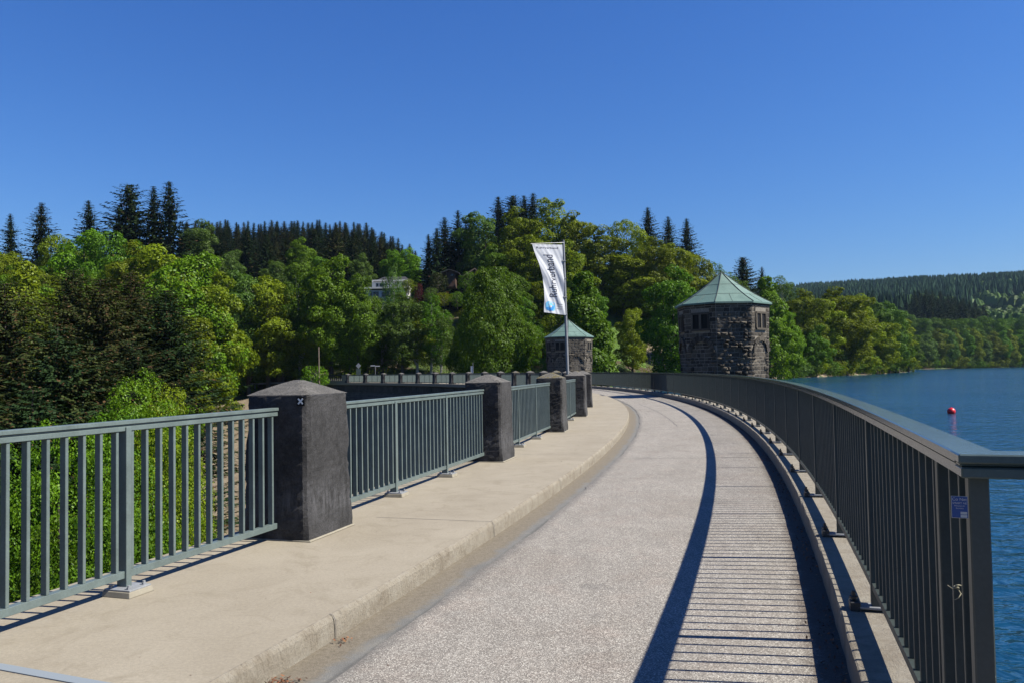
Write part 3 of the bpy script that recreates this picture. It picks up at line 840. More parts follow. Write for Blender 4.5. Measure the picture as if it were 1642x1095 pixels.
# posts with their foot brackets
pm = MB(); pm.box((0, 0, .545), (0.085, 0.045, 1.09)); post0 = None
s = -44.24
posts_s = []
while s / 138.55 < TE - .01:
    posts_s.append(s); s += 2.09
n_post = 0; far_posts = MB()
for s in posts_s:
    th = s / 138.55
    if n_post < 60:
        if post0 is None:
            post0 = pm.build('post', M_LRAIL, None, bevel=0.003); o = post0
            fm = MB(); fm.box((-0.02, 0, 0.022), (0.20, 0.10, 0.014)); fp = fm.build('foot_bracket', M_GALV, post0, bevel=0.002)
            fm = MB(); fm.box((-0.130, 0, 0.026), (0.055, 0.10, 0.050)); fm.tube([(-0.135, 0, .05), (-0.135, 0, .105)], 0.012, 8)
            fm.tube([(-0.135, 0, .060), (-0.135, 0, .078)], 0.024, 6)
            fb_ = fm.build('anchor_block', M_DKST, post0, bevel=0.003)
        else:
            o = post0.copy(); COL.objects.link(o)
            for ch in (fp, fb_):
                c = ch.copy(); COL.objects.link(c); c.parent = o
        o.location = P(th, R_RR + .005, 0.104); o.rotation_euler = (0, 0, th); under(o); n_post += 1
# balusters: the hundred nearest one by one, the rest as one part
bar0 = None; nb = 0; rest = MB(); s = -44.66 + .15
pset = [q for q in posts_s]
bs = []
for i, q in enumerate([-44.66 - .0] + pset[:-1]):
    nxt = pset[i]
    L = nxt - q; n = max(1, int(round(L / .1393)))
    for j in range(1, n): bs.append(q + L * j / n)
for s in bs:
    th = s / 138.55
    if nb < 99:
        if bar0 is None:
            bar0 = bar_mesh(.018, .05, ZT - .066 - .265).build('baluster', M_LRAIL, None, bevel=0.002); o = bar0
        else:
            o = bar0.copy(); COL.objects.link(o)
        o.location = P(th, R_RR, .265); o.rotation_euler = (0, 0, th); under(o); nb += 1
    else:
        c = P(th, R_RR, (.265 + ZT - .066) / 2); rest.box(c, (.05, .018, ZT - .066 - .265), th)
o = rest.build('distant_balusters', M_LRAIL); under(o); tag(o, kind='stuff')
# corner post and the leg that turns out over the water
cp = MB(); cp.box((0.005, 0.004, .56), (0.052, 0.050, 1.12)); o = cp.build('corner_post', M_LRAIL, None, bevel=0.004)
o.location = P(TS + .0003, R_RR, 0.075); o.rotation_euler = (0, 0, TS); under(o)
b = MB()
b.box((0.45, -0.0, ZT - .013), (1.016, 0.116, 0.026)); b.box((0.45, 0, ZT - .0315), (1.0, 0.06, 0.011)); b.box((0.45, 0, ZT - .052), (1.0, 0.09, 0.03))
o = b.build('outer_handrail', M_RAILT, None, bevel=0.004); o.location = P(TS, R_RR, 0.0003); o.rotation_euler = (0, 0, TS); under(o)
b = MB(); b.box((0.45, 0, .245), (0.96, 0.06, 0.04))
for i in range(6): b.box((0.25 + i * .12, 0, .73), (.018, .05, .92))
b.box((0.93, 0, .66), (0.07, 0.07, 1.1))
o = b.build('outer_panel', M_LRAIL, None, bevel=0.002); o.location = P(TS, R_RR, 0); o.rotation_euler = (0, 0, TS); under(o)
b = MB(); b.arc([(138.801, 0.101), (139.75, 0.101), (139.75, -3.0), (138.801, -3.0)], -0.5, TS - .0006, 30)
tag(b.build('viewing_platform', M_KERB), 'concrete platform bay stepping out over the water at the right edge', 'platform')
# blue tag and knotted cord
tg = empty('tag', P(-44.35 / 138.55, R_RR, 0.95), -44.35 / 138.55, 'small blue tag with white writing hanging between the last bars of the long railing', 'tag')
_d = (at(1538, 811, 2.0) - Vector((0, 0, EYE)))
_t = 1.0
while math.hypot(_d.x * _t - CX, _d.y * _t - CY) < 138.512: _t += .001
tg.location = Vector((0, 0, EYE)) + _d * _t; tg.rotation_euler = (0, 0, -0.42)
tg.scale = (.54, .54, .54)
m = Mat('blue tag plastic'); m.col((0.006, 0.060, 0.25)); m.set(Roughness=0.4); M_BLUE = m.m
b = MB(); b.box((0, -.0265, 0), (0.078, 0.003, 0.115)); b.build('plate', M_WHITE, tg, bevel=0.0012)
b = MB(); b.box((0, -.0283, 0), (0.073, 0.002, 0.110)); b.build('face', M_BLUE, tg)
b = MB(); b.box((0.018, -.0297, -.030), (0.03, 0.0015, 0.013)); b.box((0.018, -.0297, -.046), (0.03, 0.0015, 0.013)); b.build('blank_field', M_WHITE, tg)
def text_mesh(txt, size, mat, name='lettering', align='CENTER'):
    cu = bpy.data.curves.new('t', 'FONT'); cu.body = txt; cu.size = size; cu.align_x = align; cu.resolution_u = 3
    o = bpy.data.objects.new('t', cu); COL.objects.link(o)
    bpy.context.view_layer.update()
    dg = bpy.context.evaluated_depsgraph_get()
    me = bpy.data.meshes.new_from_object(o.evaluated_get(dg)); me.name = name
    COL.objects.unlink(o); bpy.data.objects.remove(o); me.materials.clear(); me.materials.append(mat)
    return me
for txt, z, s_ in (('Co Net', .034, .022), ('SMART NE', .016, .0145), ('Messung der', .004, .010), ('Bauwerk', -.009, .010)):
    me = text_mesh(txt, s_, M_WHITE); o = link('lettering', me, tg, (0, -.0297, z)); o.rotation_euler = (math.pi / 2, 0, 0)
cd = empty('cord', P(-44.5 / 138.55, R_RR - .04, 0.84), 0, 'short knotted scrap of pale cord tied to the railing near its corner', 'cord')
b = MB()
pts = [(-.03, 0, .012), (-.015, -.01, .0), (0, -.004, .01), (.012, 0, -.004), (.018, -.008, -.02), (.008, -.01, -.036), (-.006, -.004, -.045)]
pts = [(x * .75, y * .75, z * .75) for x, y, z in pts]
b.tube(pts, [.0016, .002, .003, .002, .0022, .0018, .001], 6); b.tube([(-.003, -.008, .009), (.008, -.009, .011), (.022, -.003, .006)], [.003, .0025, .001], 6); b.tube([(-.007, 0, .003), (.003, -.010, .004), (.010, 0, .0)], .0036, 6)
m = Mat('old cord'); m.col((0.30, 0.28, 0.20)); m.set(Roughness=.9)
b.build('cord_strand', m.m, cd, smooth=True)

# ------------------------------------------------------------------ towers
def tower(th, r, label, rubble, seed):
    c = P(th, r, 0)
    root = empty('stone_tower', (c.x, c.y, -3.0), th, label, 'tower', 'water intake towers with green copper roofs')
    Z0 = 3.0
    rn = random.Random(seed)
    T22 = math.tan(math.radians(22.5))
    def ap(z):
        return 2.17 + (2.36 - 2.17) * max(0, min(1, z / 4.9))
    # mortar core
    b = MB(); vs = []
    zs = [-8, -1.6, 0, 1.2, 2.4, 3.6, 4.98]
    for z in zs:
        R_ = ap(z) / math.cos(math.radians(22.5))
        for k in range(8):
            a = math.radians(22.5 + 45 * k); vs.append((R_ * math.cos(a), R_ * math.sin(a), z + Z0))
    fs = [(i * 8 + k, i * 8 + (k + 1) % 8, (i + 1) * 8 + (k + 1) % 8, (i + 1) * 8 + k) for i in range(len(zs) - 1) for k in range(8)]
    fs.append(tuple((len(zs) - 1) * 8 + k for k in range(8)))
    b.add(vs, fs); b.build('core', M_TMORT, root)
    b = MB()
    win_z = (3.58, 4.36)
    courses = []
    z = -2.2
    rc = random.Random(77)
    while z < 4.75:
        h = rc.uniform(.14, .27); courses.append((z, min(z + h, 4.80))); z += h
    courses.append((4.80, 4.97))
    def block(face, u0, u1, z0, z1, dep, rough, arch=None):
        a = math.radians(face); ca, sa = math.cos(a), math.sin(a)
        g = .015
        nu = 3; nz = 3
        vs = []
        for j in range(nz + 1):
            for i in range(nu + 1):
                u = u0 + g + (u1 - u0 - 2 * g) * i / nu; zz = z0 + g + (z1 - z0 - 2 * g) * j / nz
                edge = i in (0, nu) or j in (0, nz)
                d = dep * (0.35 if edge else 1.0) + (rn.uniform(-rough, rough))
                d = max(d, .004)
                u += rn.uniform(-.012, .012); zz += rn.uniform(-.009, .009)
                A = ap(zz) + d
                vs.append((A * ca - u * sa, A * sa + u * ca, zz + Z0))
        n0 = len(vs)
        for (i, j) in ((0, 0), (nu, 0), (nu, nz), (0, nz)):
            u = u0 + g + (u1 - u0 - 2 * g) * i / nu; zz = z0 + g + (z1 - z0 - 2 * g) * j / nz
            A = ap(zz) - .02
            vs.append((A * ca - u * sa, A * sa + u * ca, zz + Z0))
        fs = []
        W = nu + 1
        for j in range(nz):
            for i in range(nu): fs.append((j * W + i, j * W + i + 1, (j + 1) * W + i + 1, (j + 1) * W + i))
        fs.append(tuple([n0] + [n0 + 1] + [i for i in range(nu, -1, -1)]))
        fs.append(tuple([n0 + 1, n0 + 2] + [j * W + nu for j in range(nz, -1, -1)]))
        fs.append(tuple([n0 + 2, n0 + 3] + [nz * W + i for i in range(0, nu + 1)]))
        fs.append(tuple([n0 + 3, n0] + [j * W for j in range(0, nz + 1)]))
        b.add(vs, fs)
    for face in range(0, 360, 45):
        wins = face not in (90, 270)
        arch = not (face == 270 and rubble)
        is_r = rubble and face == 270
        for (z0, z1) in courses:
            zc = (z0 + z1) / 2; hw = ap(zc) * T22
            u = -hw
            while u < hw - .001:
                L = rn.uniform(.17, .44) if z1 < 4.9 else rn.uniform(.5, .7)
                u1 = min(u + L, hw)
                if hw - u1 < .14: u1 = hw
                uc = (u + u1) / 2
                skip = False
                if wins and z1 > win_z[0] - .12 and z0 < win_z[1] + .12 and u1 > -.56 and u < .56:
                    # cut the stones back at the window surround
                    if uc < 0 and u < -.60: u1 = -.56; uc = (u + u1) / 2
                    elif uc > 0 and u1 > .60: u = max(u, .56); uc = (u + u1) / 2
                    else: skip = True
                dep = rn.uniform(.010, .032); ro = .006
                if arch:
                    d = math.hypot(uc, max(0, zc - 2.30))
                    if d < .60 and zc < 2.95: dep = rn.uniform(.006, .02)
                    elif .60 <= d < .90 and zc > 2.30: skip = True
                    elif abs(uc) < .75 and zc <= 2.30 and abs(uc) > .55: dep = rn.uniform(.05, .08)
                    if not (d < .60 and zc < 2.95) and zc < 3.2: dep += .035
                if is_r and 0.2 < zc < 4.0:
                    k = math.sin(uc * 5 + zc * 2.2) * math.cos(zc * 3.1 - uc * 2)
                    if k > -.15 and rn.random() < .7: dep = rn.uniform(.06, .26); ro = .035
                elif face == 270 and zc > 2.4: dep *= rn.uniform(.6, 2.4); ro = .02
                if not skip: block(face, u, u1, z0, z1, dep, ro)
                elif arch and .60 <= math.hypot(uc, max(0, zc - 2.3)) < .9: pass
                u = u1
        if arch:
            # voussoirs
            a = math.radians(face); ca, sa = math.cos(a), math.sin(a)
            n = 11
            for i in range(n):
                t0 = math.pi * i / n + .02; t1 = math.pi * (i + 1) / n - .02
                r0, r1 = .60, .86 + rn.uniform(-.03, .05); dp = rn.uniform(.085, .13)
                vs = []
                for A_ in (dp, -.02):
                    for (rr_, tt) in ((r0, t0), (r1, t0), (r1, t1), (r0, t1)):
                        u = rr_ * math.cos(tt); zz = 2.30 + rr_ * math.sin(tt); A = ap(zz) + A_
                        if A_ > 0: u += rn.uniform(-.01, .01); A += rn.uniform(-.012, .012)
                        vs.append((A * ca - u * sa, A * sa + u * ca, zz + Z0))
                b.add(vs, [(0, 1, 2, 3), (4, 7, 6, 5), (0, 4, 5, 1), (1, 5, 6, 2), (2, 6, 7, 3), (3, 7, 4, 0)])
    b.build('stone_facing', M_BLOCK, root)
    # window pairs
    for face in range(0, 360, 45):
        if face in (90, 270): continue
        a = math.radians(face); A = ap(4.0)
        fr = MB()
        fr.box((0, 0, win_z[1] + .055), (.10, 1.10, .11)); fr.box((0.01, 0, win_z[0] - .055), (.12, 1.12, .11))
        for u in (-.51, 0, .51): fr.box((0, u, 3.97), (.09, .10 if u else .13, win_z[1] - win_z[0]))
        f = fr.build('window', M_BLOCK, root); f.location = ((A + .02) * math.cos(a), (A + .02) * math.sin(a), Z0); f.rotation_euler = (0, 0, a)
        for u in (-.262, .262):
            pn = MB(); pn.box((-.012, u, 3.97), (.02, .39, .776)); pn.build('pane', M_BLK, f)
    # roof
    b = MB(); ZE, ZA, RE_ = 4.99, 6.88, 2.70
    def rp(t): return (RE_ * t, ZA - (ZA - ZE) * (t + .27 * t * (1 - t)))
    N = 7; vs = [(0, 0, ZA + Z0)]
    for i in range(1, N + 1):
        rr_, zz = rp(i / N)
        for k in range(8):
            q = math.radians(22.5 + 45 * k); vs.append((rr_ * math.cos(q), rr_ * math.sin(q), zz + Z0))
    fs = [(0, 1 + k, 1 + (k + 1) % 8) for k in range(8)]
    for i in range(N - 1):
        for k in range(8): fs.append((1 + i * 8 + k, 1 + (i + 1) * 8 + k, 1 + (i + 1) * 8 + (k + 1) % 8, 1 + i * 8 + (k + 1) % 8))
    base = 1 + (N - 1) * 8
    n0 = len(vs)
    for k in range(8):
        q = math.radians(22.5 + 45 * k); vs.append((RE_ * math.cos(q), RE_ * math.sin(q), ZE - .09 + Z0))
    n1 = len(vs)
    for k in range(8):
        q = math.radians(22.5 + 45 * k); vs.append((2.3 * math.cos(q), 2.3 * math.sin(q), ZE - .05 + Z0))
    for k in range(8):
        k2 = (k + 1) % 8
        fs.append((base + k, n0 + k, n0 + k2, base + k2)); fs.append((n0 + k, n1 + k, n1 + k2, n0 + k2))
    b.add(vs, fs); ro = b.build('roof', M_COP, root)
    sm = MB()
    for k in range(8):
        q = math.radians(22.5 + 45 * k)
        sm.tube([(rp(t)[0] * math.cos(q), rp(t)[0] * math.sin(q), rp(t)[1] + Z0 + .012) for t in (0.02, .3, .6, .8, 1.0)], .022, 5)
        q2 = math.radians(22.5 + 45 * (k + 1))
        for t in (.36, .68):
            rr_, zz = rp(t); rr_ += .004
            sm.tube([(rr_ * math.cos(q), rr_ * math.sin(q), zz + Z0 + .004), (rr_ * math.cos(q2), rr_ * math.sin(q2), zz + Z0 + .004)], .010, 4)
        # one upright seam in the lowest course
        pts = []
        for t in (.68, .85, 1.0):
            rr_, zz = rp(t); f_ = .46
            pts.append((rr_ * ((1 - f_) * math.cos(q) + f_ * math.cos(q2)), rr_ * ((1 - f_) * math.sin(q) + f_ * math.sin(q2)), zz + Z0 + .004))
        sm.tube(pts, .010, 4)
    sm.tube([(0, 0, ZA + Z0 - .03), (0, 0, ZA + Z0 + .07)], [.035, .012], 8)
    sm.build('seams', M_SEAM, ro)
    # arm linking the tower to the crest (walkway slab)
    return root
tower(-0.0045, 142.1, 'nearer and larger-looking stone tower with broken masonry, right of the road behind the long railing', True, 5)
tower(0.2915, 142.3, 'smaller-looking distant stone tower with a round-arched blind niche, right behind the flagpole', False, 9)

# ------------------------------------------------------------------ flag
FD = 31.6
pb = at(910.3, 597, FD); pt = at(903.2, 387, FD)
fpole = empty('flagpole', (pb.x, pb.y, -0.5), 0, 'slim grey metal flagpole rising behind the parapet pillars in front of the small tower', 'flagpole')
b = MB()
base = Vector((pb.x - (pt.x - pb.x) * .4, pb.y, -0.9))
o_ = Vector(fpole.location)
b.tube([base - o_, pt - o_], [.065, .050], 12)
b.build('pole', M_POLE, fpole, smooth=False)
b = MB(); b.tube([pt - o_ + Vector((0, 0, -.01)), pt - o_ + Vector((0, 0, .05))], [.055, .04], 10); b.build('pole_cap', M_DKST, fpole)
bl = at(851, 391.5, FD - .06 - .5 * 48 * FD / FPX)
b = MB(); b.tube([pt - o_ + Vector((0, -.05, -.07)), bl - o_], .014, 8); b.build('boom', M_POLE, fpole)
b = MB()
for py in (419, 447, 477, 505):
    q = pb + (pt - pb) * ((597 - py) / 210); q = q - o_; b.box((q.x - .01, q.y, q.z), (.15, .15, .03))
b.build('clamps', M_WHITE, fpole)
PXM = FD / FPX
wl = [(0, 48), (.1, 45.5), (.25, 40), (.4, 35.5), (.5, 33), (.65, 32.5), (.85, 33), (1, 34)]
def flag_pt(u, v, off=0.0):
    """u: 0 at the pole .. 1 free edge, v: 0 top .. 1 bottom"""
    vv = min(max(v, 0), 1)
    for (a, x0), (c, x1) in zip(wl[:-1], wl[1:]):
        if a <= vv <= c + 1e-9: w = x0 + (x1 - x0) * (vv - a) / (c - a); break
    py = 393 + (505.5 - 393) * v - 4.5 * u * (v) - 1.0 * u * (1 - v)
    pxp = 901.5 + (906.5 - 901.5) * v
    slack = (48 - w) / 16.0
    px = pxp - w * u
    # diagonal folds running from the free top corner to the hoist
    f = (u + 1.45 * v)
    dep = (.012 + .026 * slack) * math.sin(9.5 * f + .6) * (1 - .35 * u) * min(1, 4 * v + .25) * min(1, (1 - v) * 3 + .5)
    dep += .007 * math.sin(23 * (u + 1.1 * v)) * min(1, 5 * v) * (u * (1 - u) * 4 + .15) + .003 * math.sin(41 * (u + .9 * v) + 1)
    p = at(px, py, FD - .06 - .5 * w * u * PXM)
    n_ = Vector((0.42, -0.907, 0))
    return p + n_ * (off + dep)
m = Mat('white flag cloth'); v = polar_z(m)
m.col((0.82, 0.84, 0.88)); m.set(Roughness=0.8)
tr = m.n('ShaderNodeBsdfTranslucent'); tr.inputs[0].default_value = (0.62, 0.65, 0.72, 1); mx = m.n('ShaderNodeMixShader'); mx.inputs[0].default_value = 0.35
m.L(m.b.outputs[0], mx.inputs[1]); m.L(tr.outputs[0], mx.inputs[2]); m.L(mx.outputs[0], m.out.inputs[0])
M_FLAG = m.m
m = Mat('navy print'); m.col((0.02, 0.022, 0.05)); m.set(Roughness=0.8); M_NAVY = m.m
m = Mat('blue print'); m.col((0.02, 0.22, 0.62)); m.set(Roughness=0.8); M_PBLUE = m.m
m = Mat('light blue print'); m.col((0.16, 0.50, 0.80)); m.set(Roughness=0.8); M_PCYAN = m.m
flag = empty('flag', (pt.x, pt.y, pt.z - 2.8), 0, 'tall white banner flag with dark lettering and a blue swirl, left of the flagpole', 'flag')
fo = Vector(flag.location)
NU, NV = 44, 110
vs = []
for s_ in (0, 1):
    for j in range(NV + 1):
        for i in range(NU + 1):
            vs.append(tuple(flag_pt(i / NU, j / NV, 0.0 if s_ == 0 else -.003) - fo))
W = NU + 1; K = W * (NV + 1)
q = []
for j in range(NV):
    for i in range(NU):
        a = j * W + i; q.append((a, a + W, a + W + 1, a + 1)); q.append((K + a, K + a + 1, K + a + W + 1, K + a + W))
link('cloth', np_mesh('cloth', vs, q, M_FLAG, True), flag)
def wrap(me, fn, name, mat, off=.006, lab=None):
    n = len(me.vertices); co = np.zeros(n * 3, np.float32); me.vertices.foreach_get('co', co); co = co.reshape(-1, 3)
    out = np.array([tuple(flag_pt(*fn(x, y), off) - fo) for x, y, _ in co], np.float32)
    me.vertices.foreach_set('co', out.ravel()); me.update(); me.name = name
    me.materials.clear(); me.materials.append(mat)
    o = link(name, me, flag)
    if lab: o['label'] = lab
    return o
def dense(me, cuts=1):
    import bmesh
    bm = bmesh.new(); bm.from_mesh(me)
    bmesh.ops.triangulate(bm, faces=bm.faces[:])
    for _ in range(cuts): bmesh.ops.subdivide_edges(bm, edges=[e for e in bm.edges if e.calc_length() > .06], cuts=1)
    bm.to_mesh(me); bm.free(); return me
# upright word: local x runs up the flag (v decreasing), local y towards the free edge
t1 = dense(text_mesh('Ruhrverband', 1.0, M_NAVY, align='LEFT'), 2)
xs_ = [v.co.x for v in t1.vertices]; wtx = max(xs_)
wrap(t1, lambda x, y: (0.38 + y * .50, 0.77 - x / wtx * .62), 'lettering', M_NAVY, lab='dark upright lettering')
t2 = dense(text_mesh('Ruhrverband', 1.0, M_NAVY, align='LEFT'), 2)
wrap(t2, lambda x, y: (0.90 - x / wtx * .75, 0.062 - y * .040), 'lettering', M_NAVY, lab='small lettering along the top hem')
for i, w_ in enumerate(('Wissen', 'Werte', 'Wasser')):
    t3 = dense(text_mesh(w_, 1.0, M_NAVY, align='LEFT'), 1); w3 = max(v.co.x for v in t3.vertices)
    wrap(t3, lambda x, y: (0.40 - x / w3 * .28, 0.865 + i * .032 - y * .022), 'lettering', M_NAVY, lab='small lines of writing beside the blue swirl')
def blob(pts, name, mat, off):
    b = MB(); b.add([(x, y, 0) for x, y in pts], [tuple(range(len(pts)))]); o = b.build(name, mat); me = o.data; bpy.data.objects.remove(o)
    return wrap(dense(me, 3), lambda x, y: (x, y), name, mat, off)
sq = []
for i in range(40):
    a = 2 * math.pi * i / 40
    sq.append((0.70 + .24 * math.copysign(abs(math.cos(a)) ** .55, math.cos(a)), 0.90 + .066 * math.copysign(abs(math.sin(a)) ** .55, math.sin(a))))
blob(sq, 'swirl_emblem', M_PCYAN, .005)
def crescent(c, r0, r1, a0, a1, n=18):
    o = [(c[0] + r0 * math.cos(a0 + (a1 - a0) * i / n), c[1] + r0 * .28 * math.sin(a0 + (a1 - a0) * i / n)) for i in range(n + 1)]
    i_ = [(c[0] + r1 * math.cos(a1 + (a0 - a1) * i / n) + .02, c[1] + r1 * .28 * math.sin(a1 + (a0 - a1) * i / n) - .004) for i in range(n + 1)]
    return o + i_
blob(crescent((.72, .915), .19, .07, 0.2, 3.6), 'swirl_emblem', M_PBLUE, .0075)
blob(crescent((.66, .885), .16, .11, 3.3, 6.2), 'swirl_emblem', M_WHITE, .0075)
blob(crescent((.70, .90), .07, .025, 0.0, 4.0), 'swirl_emblem', M_WHITE, .009)

# ------------------------------------------------------------------ trees
def kites(rg, pos, nrm, size, asp=0.62, droop=None, axis=None):
    """small leaf-shaped faces: pos (n,3), nrm (n,3), size (n,)"""
    n = len(pos)
    nrm = nrm / (np.linalg.norm(nrm, axis=1, keepdims=True) + 1e-9)
    if axis is None: axis = rg.normal(size=(n, 3))
    t = axis - nrm * np.sum(axis * nrm, 1, keepdims=True)
    t /= (np.linalg.norm(t, axis=1, keepdims=True) + 1e-9)
    s = np.cross(nrm, t)
    L = size[:, None]; w = L * asp
    bend = nrm * L * rg.uniform(-.12, .12, (n, 1))
    v = np.empty((n, 4, 3))
    v[:, 0] = pos - t * L * .5
    v[:, 1] = pos + s * w * .5 + t * L * rg.uniform(-.1, .12, (n, 1)) + bend
    v[:, 2] = pos + t * L * .5
    v[:, 3] = pos - s * w * .5 + t * L * rg.uniform(-.1, .12, (n, 1)) + bend
    return v.reshape(-1, 3)

def quads_of(nv): return np.arange(nv).reshape(-1, 4)

def broadleaf(seed, H=20., R=5.2, base=.10, leaf=.31, n=11000, top=1.0, clumps=48, squash=.75, mode='round', bark=None):
    rg = np.random.default_rng(seed)
    zc = H * (base + 1) / 2; hz = H * (1 - base) / 2
    pts = []; rad = []
    k = 0
    lim = []
    while len(pts) < clumps:
        d = rg.normal(size=3); d /= np.linalg.norm(d)
        rr = rg.uniform(.35, 1) ** .45
        t = d[2] * rr                                   # -1..1
        if mode == 'round': prof = math.sqrt(max(0, 1 - t * t)) ; px = d[0] * rr; py = d[1] * rr
        elif mode == 'cone':
            f = max(0.12, (1 - (t + 1) / 2) ** .7 * 1.15) * min(1, (t + 1.15) * 2.0); a = math.atan2(d[1], d[0]); q = math.sqrt(rg.uniform(.15, 1)) * f; px, py = q * math.cos(a), q * math.sin(a)
        else:   # tall: broad shoulders, crown hangs low
            f = (1 - max(0, t) ** 2.2) ** .5 * (1 - .25 * max(0, -t) ** 2); a = math.atan2(d[1], d[0]); q = math.sqrt(rg.uniform(.2, 1)) * f; px, py = q * math.cos(a), q * math.sin(a)
        lump = 1 + .22 * math.sin(3 * math.atan2(d[1], d[0]) + seed) + .12 * math.sin(5 * t + 2 * seed)
        pts.append((px * R * lump, py * R * lump, zc + t * hz)); rad.append(R * rg.uniform(.18, .32) * (1 - .35 * max(0, t)))
    pts = np.array(pts); rad = np.array(rad) * 1.30
    pts[:, :2] *= .9
    nc = 4
    cz = np.linspace(-.62, .60, nc)
    cr = {'cone': np.array([.80, .68, .50, .32]), 'tall': np.array([.62, .72, .68, .50]), 'round': np.array([.60, .78, .76, .56])}[mode] * R * .92
    core = np.stack([np.zeros(nc), np.zeros(nc), zc + cz * hz], 1); core[:, :2] += rg.normal(0, .06 * R, (nc, 2))
    pts = np.concatenate([pts, core]); rad = np.concatenate([rad, cr])
    # smaller boughs sitting on the big ones
    nk = len(pts) * 5
    kid = rg.integers(0, len(pts), nk)
    dd = rg.normal(size=(nk, 3)); dd[:, 2] += .25; dd /= np.linalg.norm(dd, axis=1, keepdims=True)
    kp = pts[kid] + dd * (rad[kid] * rg.uniform(.70, 1.0, nk))[:, None] * [1, 1, squash]
    kr = rad[kid] * rg.uniform(.26, .48, nk)
    C_ = np.concatenate([pts, kp]); Rd = np.concatenate([rad, kr])
    per = Rd ** 2; per[:len(pts)] *= .55; per /= per.sum()
    P2 = []; N2 = []; tot = 0
    while tot < n:
        m_ = 12000
        idx = rg.choice(len(C_), size=m_, p=per)
        d = rg.normal(size=(m_, 3)); d /= np.linalg.norm(d, axis=1, keepdims=True)
        rr = rg.uniform(.80, 1.06, m_) + np.where(rg.random(m_) < .10, rg.uniform(0, .28, m_), 0)
        q = C_[idx] + d * (rr * Rd[idx])[:, None] * [1, 1, squash]
        # keep what lies on the outside of the whole crown, and a few inner leaves
        inside = np.zeros(m_, bool)
        for k in range(0, len(pts)):
            e = (q - pts[k]) / [1, 1, squash]
            inside |= (np.einsum('ij,ij->i', e, e) < (rad[k] * .84) ** 2) & (idx != k)
        ok = (~inside) | (rg.random(m_) < .06)
        P2.append(q[ok]); N2.append(d[ok]); tot += int(ok.sum())
    pos = np.concatenate(P2)[:n]; d = np.concatenate(N2)[:n]
    out = pos - np.array([0, 0, zc]); out /= (np.linalg.norm(out, axis=1, keepdims=True) + 1e-6)
    nrm = d * .75 + out * .30 + np.array([0, 0, .25]) + rg.normal(size=(n, 3)) * .40
    sz = leaf * rg.uniform(.55, 1.35, n)
    v = kites(rg, pos, nrm, sz, .66)
    v[:, 2] = np.minimum(v[:, 2], H * 1.01)
    crown = ('crown', v, quads_of(len(v)))
    tb = MB()
    rr_ = random.Random(seed)
    th = H * .86; path = []; x = y = 0
    for i in range(8):
        path.append((x, y, th * i / 7 - (.6 if i == 0 else 0))); x += rr_.uniform(-.12, .12) * H * .03; y += rr_.uniform(-.12, .12) * H * .03
    r0 = H * .016 + .03
    tb.tube(path, [r0 * (1.35 if i == 0 else 1 - .9 * i / 7.) + .01 for i in range(8)], 7)
    for i in range(14):
        f = rr_.uniform(max(.12, base * .9), .75); z0 = th * f; j = min(6, int(f * 7)); a = Vector(path[j]); bq = Vector(path[j + 1]); s0 = a.lerp(bq, f * 7 - j)
        tgt = Vector(pts[rr_.randrange(len(pts))])
        if tgt.z < z0: tgt.z = z0 + rr_.uniform(.5, 2)
        m1 = s0.lerp(tgt, .5) + Vector((0, 0, -.05 * H * rr_.random()))
        tb.tube([s0, m1, tgt], [r0 * (1 - f) * .6 + .02, r0 * (1 - f) * .4 + .015, .012], 5, cap=False)
    return crown, tb

def spruce(seed, H=25., R=6.3, base=.05, n_per=32, lvl=.50, leaf=.50, gap=.0, sparse=1.0, prof=.74):
    rg = np.random.default_rng(seed); rr_ = random.Random(seed)
    P_, N_, A_, S_ = [], [], [], []
    z = H * base; phase = 0
    tb = MB(); tb.tube([(0, 0, -.6), (0, 0, H * .5), (0, 0, H * .985)], [H * .014 + .04, H * .009 + .02, .015], 7)
    while z < H * .985:
        t = (z / H - base) / (1 - base)
        Lm = R * ((1 - t) ** prof) * (1.0 if t > .15 else .75 + t * 1.67)
        nb = max(4, int(rg.integers(5, 8) * sparse))
        for k in range(nb):
            a = phase + 2 * math.pi * k / nb + rg.uniform(-.3, .3)
            L = Lm * rg.uniform(.55, 1.15) + .05
            m = max(3, int(n_per * (L / R) ** .7 * 1.3))
            s = (np.arange(m) + rg.uniform(0, 1, m)) / m
            ca, sa = math.cos(a), math.sin(a)
            zz = z + s * L * (-.38 + .25 * t) + .30 * L * (s ** 2.2)
            w = (1 - s) * .22 * L + .05
            side = rg.uniform(-1, 1, m)
            x = ca * s * L - sa * side * w; y = sa * s * L + ca * side * w
            hang = -np.abs(side) * w * .35
            P_.append(np.stack([x, y, zz + hang], 1))
            ax = np.stack([ca - sa * side * .9, sa + ca * side * .9, np.full(m, -.30) - .25 * np.abs(side)], 1)
            A_.append(ax); N_.append(np.stack([.35 * ca + rg.normal(0, .22, m), .35 * sa + rg.normal(0, .22, m), np.full(m, .9)], 1))
            S_.append(leaf * rg.uniform(.7, 1.45, m) * (0.35 + .75 * min(1, L / R * 1.6)))
            # hanging twigs
            h = m // 2
            P_.append(np.stack([x[:h], y[:h], zz[:h] - .22], 1)); A_.append(np.tile([0.1 * ca, .1 * sa, -1.], (h, 1)) + rg.normal(0, .2, (h, 3)))
            N_.append(rg.normal(size=(h, 3)) * [1, 1, .2]); S_.append(leaf * rg.uniform(.6, 1.1, h) * min(1, .3 + L / R * 2))
        z += lvl * rg.uniform(.7, 1.3) * (1 - .45 * t); phase += rg.uniform(.3, 1.2)
    pos = np.concatenate(P_); nrm = np.concatenate(N_); ax = np.concatenate(A_); sz = np.concatenate(S_)
    v = kites(rg, pos, nrm, sz, .46, axis=ax)
    return ('crown', v, quads_of(len(v))), tb

